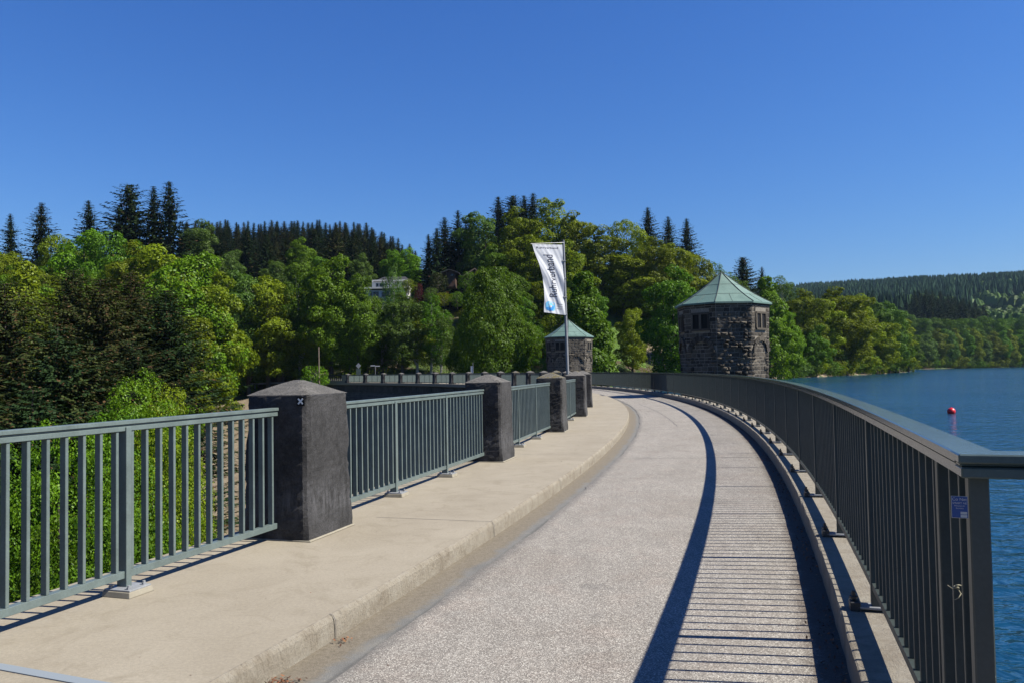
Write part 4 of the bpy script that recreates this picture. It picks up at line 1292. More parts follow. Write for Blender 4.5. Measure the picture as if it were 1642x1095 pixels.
PROTO = {}
def proto(key, maker, leafmats, bark):
    (nm, v, q), tb = maker
    tm = bpy.data.meshes.new('trunk'); tm.from_pydata(tb.v, [], tb.f); tm.update(); tm.materials.append(bark)
    for lm in leafmats:
        me = np_mesh('crown', v, q, LEAF[lm])
        PROTO[(key, lm)] = (me, tm, float(np.percentile(np.hypot(v[:, 0], v[:, 1]), 97)), float(v[:, 2].max()))
BL = ['green', 'bright', 'yellow', 'olive', 'birch']
proto('round', broadleaf(11, n=32000), BL + ['red', 'hedge'], M_BARK)
proto('round2', broadleaf(12, R=6.2, n=32000, clumps=56, base=.06), BL, M_BARK)
proto('tall', broadleaf(13, R=5.0, n=32000, mode='tall', base=.05), BL, M_BARK)
proto('tall2', broadleaf(14, H=22, R=4.6, n=30000, mode='tall', base=.12, clumps=60), BL, M_BARK)
proto('cone', broadleaf(15, R=5.2, n=32000, mode='cone', base=.05, leaf=.36), BL, M_BARK)
proto('birch', broadleaf(16, H=20, R=3.6, n=16000, mode='tall', base=.15, clumps=60, squash=1.1, leaf=.25), BL, M_BBARK)
proto('big', broadleaf(17, H=20, R=8.6, n=70000, base=.04, clumps=110, leaf=.33), BL, M_BARK)
proto('near', broadleaf(18, H=20, R=4.4, n=70000, mode='tall', base=.06, clumps=110, leaf=.13), BL, M_BARK)
proto('near2', broadleaf(19, H=20, R=4.2, n=70000, mode='cone', base=.05, clumps=120, leaf=.125), BL, M_BARK)
proto('bush', broadleaf(20, H=3, R=1.8, n=3500, base=.0, clumps=45, leaf=.15), BL + ['red', 'hedge'], M_BARK)
proto('spruce', spruce(21), ['spruce', 'brownspruce'], M_BARK)
proto('spruce2', spruce(22, R=5.2, sparse=.85), ['spruce', 'brownspruce'], M_BARK)
proto('spruce3', spruce(23, R=7.2, lvl=.50, n_per=38, leaf=.55, prof=.52), ['spruce', 'brownspruce'], M_BARK)
proto('sprucenear', spruce(24, H=27, R=7.4, lvl=.42, n_per=105, leaf=.26, prof=.55), ['spruce', 'brownspruce'], M_BARK)

rt_ = random.Random(99)
ORD = ['first', 'second', 'third', 'fourth', 'fifth', 'sixth', 'seventh', 'eighth', 'ninth', 'tenth', 'eleventh', 'twelfth', 'thirteenth', 'fourteenth', 'fifteenth', 'sixteenth', 'seventeenth']
NAME = {'round': 'broadleaf_tree', 'round2': 'broadleaf_tree', 'tall': 'beech_tree', 'tall2': 'beech_tree', 'cone': 'broadleaf_tree', 'birch': 'birch_tree', 'big': 'maple_tree',
        'near': 'broadleaf_tree', 'near2': 'broadleaf_tree', 'bush': 'bush', 'spruce': 'spruce_tree', 'spruce2': 'spruce_tree', 'spruce3': 'spruce_tree', 'sprucenear': 'spruce_tree'}
def tree_at(x, y, z0, H, W, key, lm, label, group=None, lean=0.0):
    me, tm, r97, h = PROTO[(key, lm)]
    nm = NAME[key]
    cat = 'bush' if key == 'bush' else 'tree'
    root = empty(nm, (x, y, z0), rt_.uniform(0, 6.28), label, cat, group)
    if nm == 'spruce_tree': W = max(W * 1.25, H * {'spruce2': .42, 'sprucenear': .58}.get(key, .50))
    elif nm == 'birch_tree': W = max(W, H * .28)
    elif key in ('near', 'near2'): W = max(W, H * .33)
    elif nm in ('broadleaf_tree', 'beech_tree'): W = max(W, H * .52)
    sxy = (W / 2) / r97; sz = H / h
    root.scale = (sxy * rt_.uniform(.95, 1.05), sxy * rt_.uniform(.95, 1.05), sz)
    root.rotation_euler[0] = rt_.uniform(-.03, .03) + lean; root.rotation_euler[1] = rt_.uniform(-.03, .03)
    link('crown', me, root); link('trunk', tm, root)
    return root
def T(px, top, w, D, key, lm, label, group=None, base_py=None):
    q = at(px, top, D)
    z0 = tz(q.x, q.y) - .3
    H = q.z - z0
    if H < 2.0: z0 = q.z - 2.0; H = 2.0
    return tree_at(q.x, q.y, z0, H, w * D / FPX, key, lm, label, group)

# --- skyline and solitary conifers, left
T(20, 343, 34, 190, 'spruce2', 'spruce', 'small spruce on the skyline, leftmost tree top in the picture')
T(64, 324, 52, 190, 'spruce', 'spruce', 'pointed spruce on the skyline between the leftmost small one and the pair to its right')
T(148, 322, 56, 195, 'spruce', 'spruce', 'single pointed spruce on the skyline left of the broad dark conifer')
T(214, 295, 92, 180, 'spruce3', 'spruce', 'broad round-shouldered dark conifer, highest on the left skyline')
T(246, 300, 42, 186, 'spruce2', 'spruce', 'narrow dark spruce squeezed against the broad conifer on the left skyline')
T(272, 293, 52, 180, 'spruce', 'spruce', 'tall ragged pointed spruce right of the broad dark conifer on the left skyline')
T(192, 330, 40, 190, 'spruce2', 'spruce', 'small spruce half hidden at the left foot of the broad dark conifer')
# spruce forest ridge
gF = 'spruces of the dark forest ridge on the left skyline'
for row, (D, n) in enumerate(((330, 52), (300, 40), (272, 26))):
    for i in range(n):
        px = 296 + (668 - 296) * (i + rt_.uniform(-.35, .35)) / (n - 1)
        sk = 352 + 2 * math.sin(px * .05) + (0 if px < 560 else (px - 560) ** 1.45 * .052)
        top = sk + 3 + (rt_.random() ** 2) * -6 + rt_.uniform(0, 5) + row * 12 + (8 if row == 2 else 0)
        T(px, top, rt_.uniform(23, 31) * (1 + .12 * row), D + rt_.uniform(-8, 8), rt_.choice(['spruce', 'spruce2']), rt_.choice(['spruce', 'brownspruce', 'spruce']),
          'spruce standing in the dark forest ridge along the left skyline', gF)
gG = 'bigger dark spruces in front of the forest ridge'
for oi, (px, top, w) in enumerate(((353, 368, 46), (392, 362, 48), (428, 372, 44), (462, 366, 42), (508, 364, 46), (536, 356, 44), (566, 368, 42), (594, 382, 40), (612, 376, 38), (634, 392, 34))):
    T(px, top + 4, w, 235 + rt_.uniform(-8, 8), rt_.choice(['spruce', 'spruce2', 'spruce3']), rt_.choice(['spruce', 'brownspruce']), ORD[oi] + ' from the left of ten bigger dark spruces in front of the forest ridge', gG)
for px, top, w, lm in ((480, 381, 38, 'bright'), (318, 350, 66, 'birch'), (372, 400, 50, 'birch'), (655, 397, 62, 'bright'), (630, 398, 44, 'green'), (580, 405, 40, 'birch'), (690, 425, 40, 'birch'),
                       (443, 415, 60, 'birch'), (500, 400, 54, 'green')):
    T(px, top, w, 220 + rt_.uniform(-8, 8), rt_.choice(['round', 'tall']), lm, {'bright': 'light green broadleaf tree lit up among the dark spruces', 'birch': 'grey green broadleaf tree among the spruces on the left slope', 'green': 'mid green broadleaf tree among the spruces on the left slope'}[lm], 'broadleaf trees among the spruces')
# --- left wood
gL = 'broadleaf trees of the mixed wood on the left slope'
for px, top, w, D, key, lm, lab in (
    (8, 400, 90, 165, 'round', 'olive', 'olive broadleaf tree at the left picture edge below the smallest spruce'),
    (45, 418, 92, 130, 'cone', 'yellow', 'bright yellow green rounded tree above the brown conifers at far left'),
    (95, 376, 90, 168, 'round2', 'olive', 'olive crown just under the skyline between the two left spruces'),
    (128, 368, 92, 160, 'round', 'bright', 'bright green crown under the single skyline spruce'),
    (180, 372, 90, 158, 'round2', 'green', 'wide green crown below and left of the broad dark conifer'),
    (225, 385, 84, 150, 'tall', 'olive', 'olive green crown directly below the broad dark conifer'),
    (262, 392, 84, 146, 'tall2', 'yellow', 'yellow green feathery crown below the ragged spruce'),
    (290, 400, 92, 125, 'round', 'bright', 'bright lime green lumpy crown left of centre in the wood'),
    (335, 425, 66, 130, 'tall', 'olive', 'narrow olive crown right of the lime green one'),
    (366, 462, 128, 152, 'round2', 'bright', 'large fresh green tree reaching down to the brown bank left of the first pillar'),
    (398, 430, 70, 135, 'round', 'birch', 'grey green crown behind the large fresh green tree'),
    (430, 440, 72, 130, 'tall2', 'yellow', 'yellow green crown right of the large fresh green tree'),
    (452, 470, 76, 118, 'tall', 'olive', 'olive brown airy crown above the guard rail'),
    (480, 432, 66, 140, 'birch', 'green', 'loose green crown between the olive airy tree and the sunlit tree'),
    (530, 408, 88, 140, 'round', 'bright', 'sunlit tall crown left of the white house'),
    (500, 480, 80, 122, 'tall', 'olive', 'olive tree low behind the bush at the end of the dam'),
    (560, 452, 104, 125, 'round2', 'bright', 'large vivid green tree whose branches hang over the end of the dam'),
    (598, 440, 60, 150, 'round', 'green', 'green crown just left of the house terrace'),
    (632, 422, 34, 168, 'birch', 'birch', 'airy birch standing in front of the white house'),
    (644, 468, 84, 150, 'tall', 'birch', 'airy birch growing over the lower half of the white house'),
    (668, 500, 60, 135, 'birch', 'olive', 'thin olive birch below the house with a yellowish crown'),
    (690, 470, 56, 145, 'birch', 'green', 'thin green birch right of the white house'),
    (706, 495, 54, 138, 'birch', 'birch', 'small pale birch left of the big round maple'),
    ):
    T(px - (26 if 'left of the house terrace' in lab else 0), top, w, max(D, 150) if px > 390 else D, key, lm, lab, gL)
# brown-green conifers in the valley
gB = 'tall brownish conifers rising from the valley on the left'
for px, top, w, D, lm, lab in ((28, 452, 150, 62, 'brownspruce', 'brownish conifer at the left picture edge, tallest part just under the yellow green tree'),
    (108, 428, 150, 74, 'brownspruce', 'brownish conifer second from the left in the valley group'), (166, 446, 140, 68, 'brownspruce', 'broad brownish conifer in the middle of the valley group'),
    (218, 436, 130, 82, 'brownspruce', 'brownish conifer standing behind the middle of the valley group'), (252, 462, 150, 72, 'spruce', 'darkest conifer at the right end of the valley group'),
    (140, 560, 170, 50, 'brownspruce', 'low brown conifer in front of the valley group above the railing'), (62, 520, 190, 48, 'spruce', 'dark conifer in front at the left picture edge above the railing'),
    (205, 545, 130, 60, 'spruce', 'dark green conifer behind the bright shrubs above the railing')):
    T(px, top, w, D, 'sprucenear', lm, lab, gB)
for px, top, w, D, key, lm, lab in (
    (240, 588, 130, 46, 'near', 'bright', 'bright feathery young tree seen over the handrail left of the brown bank'),
    (262, 606, 84, 52, 'near2', 'yellow', 'yellow green feathery young tree beside the brown bank'),
    (190, 640, 150, 38, 'near2', 'green', 'green young tree behind the tall post of the nearest railing section'),
    (120, 665, 170, 33, 'near', 'bright', 'bright green young tree behind the bars left of the tall post'),
    (236, 668, 110, 41, 'near', 'yellow', 'yellow green young tree behind the bars right of the tall post'),
    (20, 700, 150, 31, 'near2', 'green', 'green young tree behind the leftmost bars in the picture'),
    (30, 620, 170, 36, 'sprucenear', 'spruce', 'dark conifer behind the bars at the left picture edge'),
    (-60, 560, 190, 44, 'sprucenear', 'brownspruce', 'brown conifer mostly cut off by the left picture edge'),
    (180, 800, 200, 26, 'near', 'green', 'low green tree far down behind the bars right of the tall post'),
    (215, 800, 120, 30, 'near2', 'bright', 'lowest bright green tree just left of the first pillar behind the bars'),
    (80, 820, 190, 25, 'near2', 'green', 'low green tree down in the valley behind the leftmost bars'),
    ):
    T(px, top, w, D, key, lm, lab, 'young trees in the valley below the left railing')
# --- dark backdrop conifers, centre left
for i, (px, top, w) in enumerate(((688, 376, 34), (700, 366, 34), (713, 349, 40), (733, 337, 42), (756, 344, 40), (745, 360, 40), (775, 372, 36), (722, 375, 40), (795, 380, 36))):
    T(px, top, w, 205 + rt_.uniform(-6, 6), rt_.choice(['spruce', 'spruce2']), 'spruce', 'nearly black pointed spruce, ' + ORD[sorted(range(9), key=lambda q: (688, 700, 713, 733, 756, 745, 775, 722, 795)[q]).index(i)] + ' from left in the clump right of the skyline gap', 'black spruce clump right of the skyline gap')
for i, (px, top, w) in enumerate(((800, 315, 34), (820, 312, 32), (838, 314, 36), (850, 310, 40))):
    T(px, top, w, 235, rt_.choice(['spruce', 'spruce3']), 'spruce', ORD[i] + ' from left of four dark spruces peeping over the beech crowns of the central hill', 'dark spruces over the beech crowns')
for px, top, w, lab in ((1041, 333, 42, 'left and tallest of three dark spruces on the skyline above the road'), (1071, 348, 38, 'middle one of three dark spruces on the skyline above the road'), (1102, 350, 44, 'right one of three dark spruces on the skyline above the road')):
    T(px, top, w, 235, 'spruce', 'spruce', lab)
T(1030, 372, 40, 238, 'spruce2', 'spruce', 'short dark spruce touching the left one of the three above the road')
# --- central beech hill
gC = 'beeches on the central hill'
for px, top, w, D, key, lm, lab in (
    (770, 338, 66, 200, 'tall2', 'birch', 'grey green tall crown at the left end of the beech hill'),
    (792, 392, 70, 185, 'tall', 'green', 'green crown under the grey green one at the left end of the beech hill'),
    (832, 332, 92, 198, 'tall', 'olive', 'olive beech crown below the peeping spruces'),
    (884, 319, 96, 200, 'round', 'yellow', 'highest yellow olive beech crown above the flag'),
    (925, 338, 88, 195, 'tall', 'yellow', 'yellow olive beech crown right above the flagpole top'),
    (855, 375, 92, 180, 'tall2', 'olive', 'olive beech crown behind the upper flag'),
    (910, 385, 90, 176, 'tall', 'olive', 'dark olive beech crown right behind the flagpole'),
    (965, 362, 92, 188, 'tall', 'olive', 'olive beech crown midway between flag and three spruces'),
    (1005, 352, 88, 190, 'round2', 'yellow', 'yellow olive beech crown just left of the three spruces'),
    (1045, 378, 84, 185, 'tall', 'olive', 'olive crown under the left one of the three spruces'),
    (1085, 388, 76, 190, 'tall2', 'yellow', 'yellow crown under the right one of the three spruces'),
    (1118, 402, 70, 195, 'round', 'olive', 'olive brown crown left above the green tower roof'),
    (1148, 418, 56, 200, 'birch', 'birch', 'thin grey birch behind the peak of the tower roof'),
    (1000, 402, 100, 186, 'tall2', 'yellow', 'yellow green beech with its bare forked trunk showing above the meadow'),
    (815, 430, 80, 165, 'round', 'green', 'green crown behind the big round maple'),
    (1044, 436, 76, 188, 'tall', 'olive', 'olive crown above the meadow patch left of the tower'),
    ):
    T(px, top, w, D, key, lm, lab, gC)
T(786, 430, 158, 128, 'big', 'green', 'big round green maple left of the flag, widest crown in the picture')
T(932, 433, 108, 122, 'cone', 'green', 'dense egg-shaped green tree behind the small tower')
T(1078, 424, 92, 145, 'tall', 'green', 'deep green tree touching the left side of the nearer tower')
T(1100, 470, 60, 150, 'tall', 'green', 'deep green tree hidden behind the nearer tower')
T(1232, 442, 96, 182, 'cone', 'bright', 'vivid green cone-shaped tree touching the right side of the nearer tower')
T(1192, 412, 56, 225, 'spruce3', 'spruce', 'dark lopsided conifer right behind the tower roof')
T(1222, 428, 30, 226, 'spruce2', 'spruce', 'small dark conifer right of the lopsided one behind the tower roof')
T(1180, 440, 60, 215, 'birch', 'birch', 'grey thin tree under the lopsided dark conifer')
T(1255, 440, 64, 230, 'birch', 'birch', 'sparse grey birch on the skyline right of the tower')
T(1012, 492, 52, 160, 'round', 'yellow', 'small sunlit yellow green tree at the top of the meadow patch')
T(888, 520, 50, 124, 'birch', 'birch', 'thin bare-twigged tree left of the small tower')
# --- right shore
gR = 'olive trees along the near lake shore'
for px, top, w, D, lm, key, lab in ((1288, 462, 84, 212, 'olive', 'tall', 'olive oak first on the shore right of the vivid green tree'), (1262, 500, 50, 196, 'bright', 'round', 'small bright green tree at the water edge right of the tower'),
    (1322, 480, 70, 222, 'yellow', 'tall2', 'yellow olive tree between the two big shore trees'), (1350, 459, 112, 228, 'olive', 'tall', 'biggest olive shore tree with dark limbs showing'),
    (1378, 470, 70, 240, 'yellow', 'tall', 'bright yellow olive tree right of the biggest shore tree'), (1400, 482, 64, 252, 'birch', 'tall2', 'grey green tree among the shore trees'),
    (1422, 482, 64, 262, 'birch', 'tall', 'second grey green tree near the tip of the shore'), (1412, 505, 60, 250, 'yellow', 'tall', 'yellow green tree in front of the grey green ones at the shore'),
    (1438, 508, 54, 275, 'yellow', 'tall2', 'yellow green tree at the tip of the near shore'), (1455, 522, 40, 290, 'green', 'round', 'last green tree on the tip of the near shore'),
    (1300, 520, 60, 208, 'green', 'round', 'green tree low at the water edge below the first oak'), (1376, 540, 56, 236, 'yellow', 'round', 'low yellow green tree at the water edge below the biggest shore tree')):
    T(px, top, w, D, key, lm, lab, gR)
for i in range(26):
    px = 1262 + i * 7.7; D = -0.5 + float(np.interp(px, [1262, 1280, 1343, 1397, 1427, 1455], [198, 203, 222, 246, 272, 298]))
    q = at(px, 600, D); T(px, 598 - 18 - rt_.uniform(0, 16), rt_.uniform(30, 50), D, 'bush', rt_.choice(['green', 'yellow', 'birch']), 'low bush on the near lake shore at the foot of the olive trees', 'bushes along the near lake shore')
for i in range(22):
    px = 1458 + i * 9.5; D = 421.0 + i * 2.2
    T(px, 577 + rt_.uniform(-8, 2), rt_.uniform(16, 26), D, 'bush', rt_.choice(['green', 'olive', 'birch']), 'low bush at the water line under the trees of the far lake shore', 'bushes along the far lake shore')
gS = 'trees along the far lake shore'
for i in range(17):
    px = 1460 + i * 14.5; D = 424 + i * 3.4
    lm = ['green', 'birch', 'birch', 'olive', 'birch', 'yellow', 'green', 'olive', 'birch', 'olive', 'green', 'yellow', 'green', 'birch', 'olive', 'green', 'olive'][i]
    T(px, 524 + rt_.uniform(-6, 8) + (6 if i < 2 else 0), rt_.uniform(30, 40), D, ['tall', 'round', 'cone'][i % 3], lm,
      {'green': 'green', 'birch': 'grey green', 'olive': 'olive', 'yellow': 'yellow green'}[lm] + ' tree, ' + ORD[i] + ' from left in the row along the far lake shore', gS)
for i in range(24):
    px = 1452 + i * 5.6 + rt_.uniform(-2, 2); row = i % 2
    T(px, 466 + max(0, px - 1500) * .30 + rt_.uniform(-3, 5) + row * 8 + (14 if px < 1462 else 0), 24, 540 - row * 24, 'spruce', 'spruce', 'nearly black conifer in the block above the far lake shore', 'black conifer block above the far shore')
for i in range(12):
    px = 1420 + i * 20 + rt_.uniform(-3, 3)
    T(px, 508 + rt_.uniform(-4, 4), 38, 480 + rt_.uniform(-5, 5), 'round2', rt_.choice(['green', 'birch', 'hedge'] if False else ['green', 'birch']), 'tree just behind the row along the far lake shore', gS + ', second rank')

# --- filling wood on the slopes (individual trees, kept low so the named ones stay in front)
def fill(n, pxr, Dr, tops, labels, group, keys, lms, w=(50, 80), seed=1):
    rr_ = random.Random(seed)
    for i in range(n):
        px = rr_.uniform(*pxr); D = rr_.uniform(*Dr)
        top = tops(px, D) + rr_.uniform(-6, 10)
        k_ = rr_.choice(keys); l_ = rr_.choice(lms)
        T(px, top, rr_.uniform(*w), D, k_, l_, {'green': 'green', 'olive': 'olive', 'bright': 'bright green', 'birch': 'grey green', 'yellow': 'yellow green'}[l_] + {'round': ' round', 'round2': ' wide round', 'tall': ' tall', 'tall2': ' narrow tall', 'birch': ' airy', 'cone': ' egg-shaped'}[k_] + ' ' + labels, group)
fill(26, (-40, 300), (120, 175), lambda p, D: 470 - (D - 120) * 1.3, 'tree inside the thick wood at far left', 'filling trees at far left', ['round', 'tall', 'round2'], ['green', 'olive', 'bright', 'olive'], (66, 90), 3)
fill(24, (400, 580), (152, 185), lambda p, D: 505 - (D - 152) * 1.5, 'tree inside the thick wood left of the white house', 'filling trees left of the house', ['round', 'tall', 'tall2'], ['green', 'olive', 'birch', 'bright'], (56, 76), 4)
fill(12, (610, 760), (155, 170), lambda p, D: 520 - (D - 155) * .6, 'slender tree on the slope below the white house', 'slender trees below the house', ['birch', 'birch', 'tall2'], ['green', 'olive', 'birch'], (40, 56), 5)
fill(14, (760, 960), (150, 180), lambda p, D: 470 - (D - 150) * 1.2, 'tree in the shade at the foot of the beech hill', 'trees at the foot of the beech hill', ['tall', 'round2'], ['green', 'olive'], (60, 84), 6)
fill(7, (1045, 1200), (165, 205), lambda p, D: 485 - (D - 165) * 1.0, 'tree on the slope behind the nearer tower', 'trees behind the nearer tower', ['tall', 'round2'], ['green', 'olive'], (56, 76), 7)
fill(10, (1240, 1460), (255, 300), lambda p, D: 500, 'tree behind the olive trees of the near shore', 'second rank on the near shore', ['tall', 'round'], ['green', 'birch'], (44, 60), 8)

# --- named bushes
def bush(px, top, w, D, lm, lab, h=None, group=None):
    q = at(px, top, D); H = h or 3.0
    return tree_at(q.x, q.y, q.z - H, H, w * D / FPX, 'bush', lm, lab, group)
bush(506, 586, 46, 132, 'bright', 'round light green bush at the left end of the dam beside the wooden pole', 4.2)
bush(752, 436, 34, 176, 'green', 'green shrub hiding the reddish gable', 5)
bush(772, 432, 34, 176, 'olive', 'olive shrub right of the one hiding the reddish gable', 5)
bush(672, 455, 17, 172, 'red', 'dark red bush right of the white house', 4.5)
for i_, (px_, lm_) in enumerate(((584, 'green'), (600, 'olive'), (616, 'birch'), (630, 'green'), (646, 'birch'), (660, 'olive'))):
    bush(px_, 475 + (i_ % 3) * 2, 30, 178, lm_, ['green', 'olive', 'grey green', 'second green', 'second grey green', 'rightmost olive'][i_] + ' shrub of the hedge in front of the white house', 5, 'hedge in front of the white house')
bush(655, 448, 30, 182, 'olive', 'trimmed olive hedge right behind the red bush', 3)
bush(702, 438, 34, 178, 'hedge', 'dark round clipped shrub left of the brown hut', 4.0)
bush(690, 462, 26, 172, 'birch', 'grey green shrub in front of the dark clipped shrub', 3)
bush(712, 470, 30, 168, 'yellow', 'yellow flowering shrub below the brown hut', 2.6)
bush(733, 468, 30, 166, 'green', 'green shrub right of the yellow one below the hut', 3)
bush(1088, 594, 22, 140, 'bright', 'small bright bush at the left foot of the nearer tower', 2.4)

# low growth on the slopes: countless small leaves
def ground_cover(name, seed, n, region, size, mat, lift, label):
    rg = np.random.default_rng(seed)
    D = rg.uniform(region[2], region[3], n); px = rg.uniform(region[0], region[1], n)
    x = (px - 821) / FPX * D; y = D
    cl = _noise2(x * 2.3 + seed, y * 2.3)
    k = cl > rg.uniform(-.9, .6, n)
    x, y = x[k], y[k]; m_ = len(x)
    z = terrain(x, y)
    ok = z > -1.0 if region[4] else np.ones(m_, bool)
    r_ = np.hypot(x - CX, y - CY); t_ = np.arctan2(y - CY, x - CX)
    ok &= ~((r_ > 128) & (r_ < 142) & (t_ > -.62) & (t_ < .77))
    x, y, z = x[ok], y[ok], z[ok]; m_ = len(x)
    h = rg.random(m_) ** 1.6 * lift * np.clip(1.2 + _noise2(x * 4, y * 4), .2, 2)
    pos = np.stack([x, y, z + h], 1)
    nr = rg.normal(size=(m_, 3)) * .6 + [0, 0, .7]
    v = kites(rg, pos, nr, size * rg.uniform(.6, 1.4, m_), .6)
    o = link(name, np_mesh(name, v, quads_of(len(v)), mat))
    return tag(o, label, 'undergrowth', kind='stuff')
ground_cover('undergrowth', 41, 90000, (500, 1260, 145, 210, True), .28, LEAF['olive'], 1.0, 'low undergrowth on the slopes behind the dam')
ground_cover('valley_undergrowth', 42, 110000, (-120, 300, 22, 130, False), .22, LEAF['bright'], 1.6, 'low undergrowth on the valley floor left of the dam')

# far forest as masses
def forest(name, seed, n, Dr, pxr, mat, hh, ww, keep, label, round_=False):
    rg = np.random.default_rng(seed)
    D = np.sqrt(rg.uniform(Dr[0] ** 2, Dr[1] ** 2, n)); px = rg.uniform(pxr[0], pxr[1], n)
    x = (px - 821) / FPX * D; y = D
    k = keep(x, y, px, D); x, y = x[k], y[k]; m_ = len(x)
    z = terrain(x, y)
    ok = z > 1; x, y, z = x[ok], y[ok], z[ok]; m_ = len(x)
    H = hh * rg.uniform(.75, 1.2, m_); W = ww * rg.uniform(.8, 1.25, m_)
    V = []; F = []
    K = 7
    a0 = rg.uniform(0, 6.28, m_)
    tiers = [(0.0, .9), (.35, .75), (.62, .48)] if not round_ else [(0.15, .8), (.45, 1.0), (.75, .7)]
    for (t, w) in tiers:
        tip = (1.0 if not round_ else min(1, t + .35)) if t > .5 else t + .48
        for k in range(K):
            a = a0 + 2 * math.pi * k / K + t * 3; b_ = a + 2 * math.pi / K * 1.15
            rj1 = rg.uniform(.75, 1.15, m_); rj2 = rg.uniform(.75, 1.15, m_)
            p0 = np.stack([x + np.cos(a) * W * w * rj1, y + np.sin(a) * W * w * rj1, z + H * (t + rg.uniform(-.04, .04, m_))], 1)
            p1 = np.stack([x + np.cos(b_) * W * w * rj2, y + np.sin(b_) * W * w * rj2, z + H * (t + rg.uniform(-.04, .04, m_))], 1)
            fl = .0 if not round_ else .45
            p2 = np.stack([x + np.cos(b_) * W * w * fl, y + np.sin(b_) * W * w * fl, z + H * tip], 1)
            p3 = np.stack([x + np.cos(a) * W * w * fl + .01, y + np.sin(a) * W * w * fl, z + H * tip], 1)
            V.append(np.stack([p0, p1, p2, p3], 1).reshape(-1, 3))
    V = np.concatenate(V)
    o = link(name, np_mesh(name, V, quads_of(len(V)), mat))
    return tag(o, label, 'forest', kind='stuff')
def patch(x, y): return _noise2(x * .17 + 3, y * .17)
far_keep = lambda x, y, px, D: (patch(x, y) < .35) & ~((D > 620) & (D < 860) & (px > 1560) & (px < 1700) & (patch(y, x) > -.5))
forest('far_forest', 51, 15000, (800, 1620), (1180, 1800), LEAF['far'], 21, 4.2, far_keep, 'dark conifer forest covering the far hills right of the lake')
forest('far_woodland', 52, 5000, (560, 1400), (1250, 1800), LEAF['farlight'], 15, 6.0, lambda x, y, px, D: patch(x, y) >= .25, 'light green broadleaf wood in patches on the far hills', True)
forest('mid_forest', 53, 2600, (560, 800), (1200, 1560), LEAF['far'], 22, 4.2, lambda x, y, px, D: patch(x, y) < .5, 'dark green wood on the slope behind the far lake shore')
forest('hill_wood', 54, 1200, (620, 800), (1560, 1760), LEAF['farlight'], 15, 6.5, lambda x, y, px, D: patch(y, x) > -.3, 'green rounded wood on the small hill at the right picture edge', True)

# ------------------------------------------------------------------ small things at the far end
def fwd_box(name, px0, px1, py0, py1, D, depth, mat, parent=None, o0=None):
    a = at(px0, py1, D); c = at(px1, py0, D); b = MB()
    ctr = ((a.x + c.x) / 2, D, (a.z + c.z) / 2); ctr = Vector(ctr) - (o0 or Vector((0, 0, 0)))
    b.box(ctr, (abs(c.x - a.x), depth, abs(c.z - a.z))); return b.build(name, mat, parent)
# solid balustrade bay ending the dam
th_a, th_b = 0.690, 0.752
bal = empty('stone_balustrade', P(.72, 133.7, 0), 0, 'dark stone balustrade with small balusters at the far left end of the dam', 'balustrade')
o0 = Vector(bal.location)
b = MB(); b.arc([(133.45, 1.30), (133.95, 1.30), (133.95, 1.12), (133.45, 1.12)], th_a, th_b, 12); o = b.build('coping', M_PIL, bal); o.location = -o0
b = MB(); b.arc([(133.45, .30), (133.95, .30), (133.95, 0), (133.45, 0)], th_a, th_b, 12); o = b.build('plinth', M_MORT, bal); o.location = -o0
for i in range(13):
    th = th_a + (th_b - th_a) * (i + .5) / 13; b = MB(); b.tube([(0, 0, .3), (0, 0, .5), (0, 0, .75), (0, 0, 1.12)], [.10, .15, .08, .10], 8); o = b.build('baluster', M_PIL, bal); o.location = P(th, 133.7, 0) - o0
eb = empty('end_pedestal', P(.6935, 133.7, 0), .6935, 'square grey stone pedestal right of the far balustrade, with a traffic sign behind', 'pedestal')
b = MB(); b.box((0, 0, .62), (.7, 1.5, 1.24)); b.build('block', M_MORT, eb); b = MB(); b.box((0, 0, 1.27), (.8, 1.6, .08)); b.build('coping', M_PIL, eb)
# traffic sign seen from behind
D = 139.0
q = at(575, 602, D); sg = empty('traffic_sign', (q.x, q.y, tz(q.x, q.y)), 0, 'back of a traffic sign post with a diamond board over a tall rectangular one', 'sign')
o0 = Vector(sg.location)
b = MB(); b.tube([(0, 0, -.3), (0, 0, q.z - o0.z + 2.2)], .045, 8); b.build('post', M_GALV, sg)
b = MB(); zt = at(575, 586, D).z - o0.z
for y in (-.06, -.03): pass
vs = [(-.45, -.06, zt), (0, -.06, zt - .5), (.45, -.06, zt), (0, -.06, zt + .5)]; vs += [(x, -.03, z) for x, _, z in vs]
b.add(vs, [(0, 1, 2, 3), (7, 6, 5, 4), (0, 4, 5, 1), (1, 5, 6, 2), (2, 6, 7, 3), (3, 7, 4, 0)]); b.build('diamond_board', M_GALV, sg)
b = MB(); b.box((0, -.045, zt - 1.05), (.78, .03, 1.1)); b.build('long_board', M_RAILT, sg)
b = MB(); b.box((0, -.05, zt - 1.75), (.3, .06, .25)); b.build('white_base', M_WHITE, sg)
# T-shaped direction sign
D = 137.0; q = at(602, 603, D); sg = empty('direction_sign', (q.x, q.y, tz(q.x, q.y)), 0, 'thin post with two white direction arms forming a T behind the far parapet', 'sign'); o0 = Vector(sg.location)
zt = at(602, 585.5, D).z - o0.z
b = MB(); b.tube([(0, 0, -.3), (0, 0, zt)], .035, 8); b.build('post', M_GALV, sg)
b = MB(); b.box((-.42, 0, zt - .04), (.80, .03, .16)); b.build('arm', M_WHITE, sg); b = MB(); b.box((.42, 0.02, zt - .12), (.72, .03, .14)); b.build('arm', M_WHITE, sg)
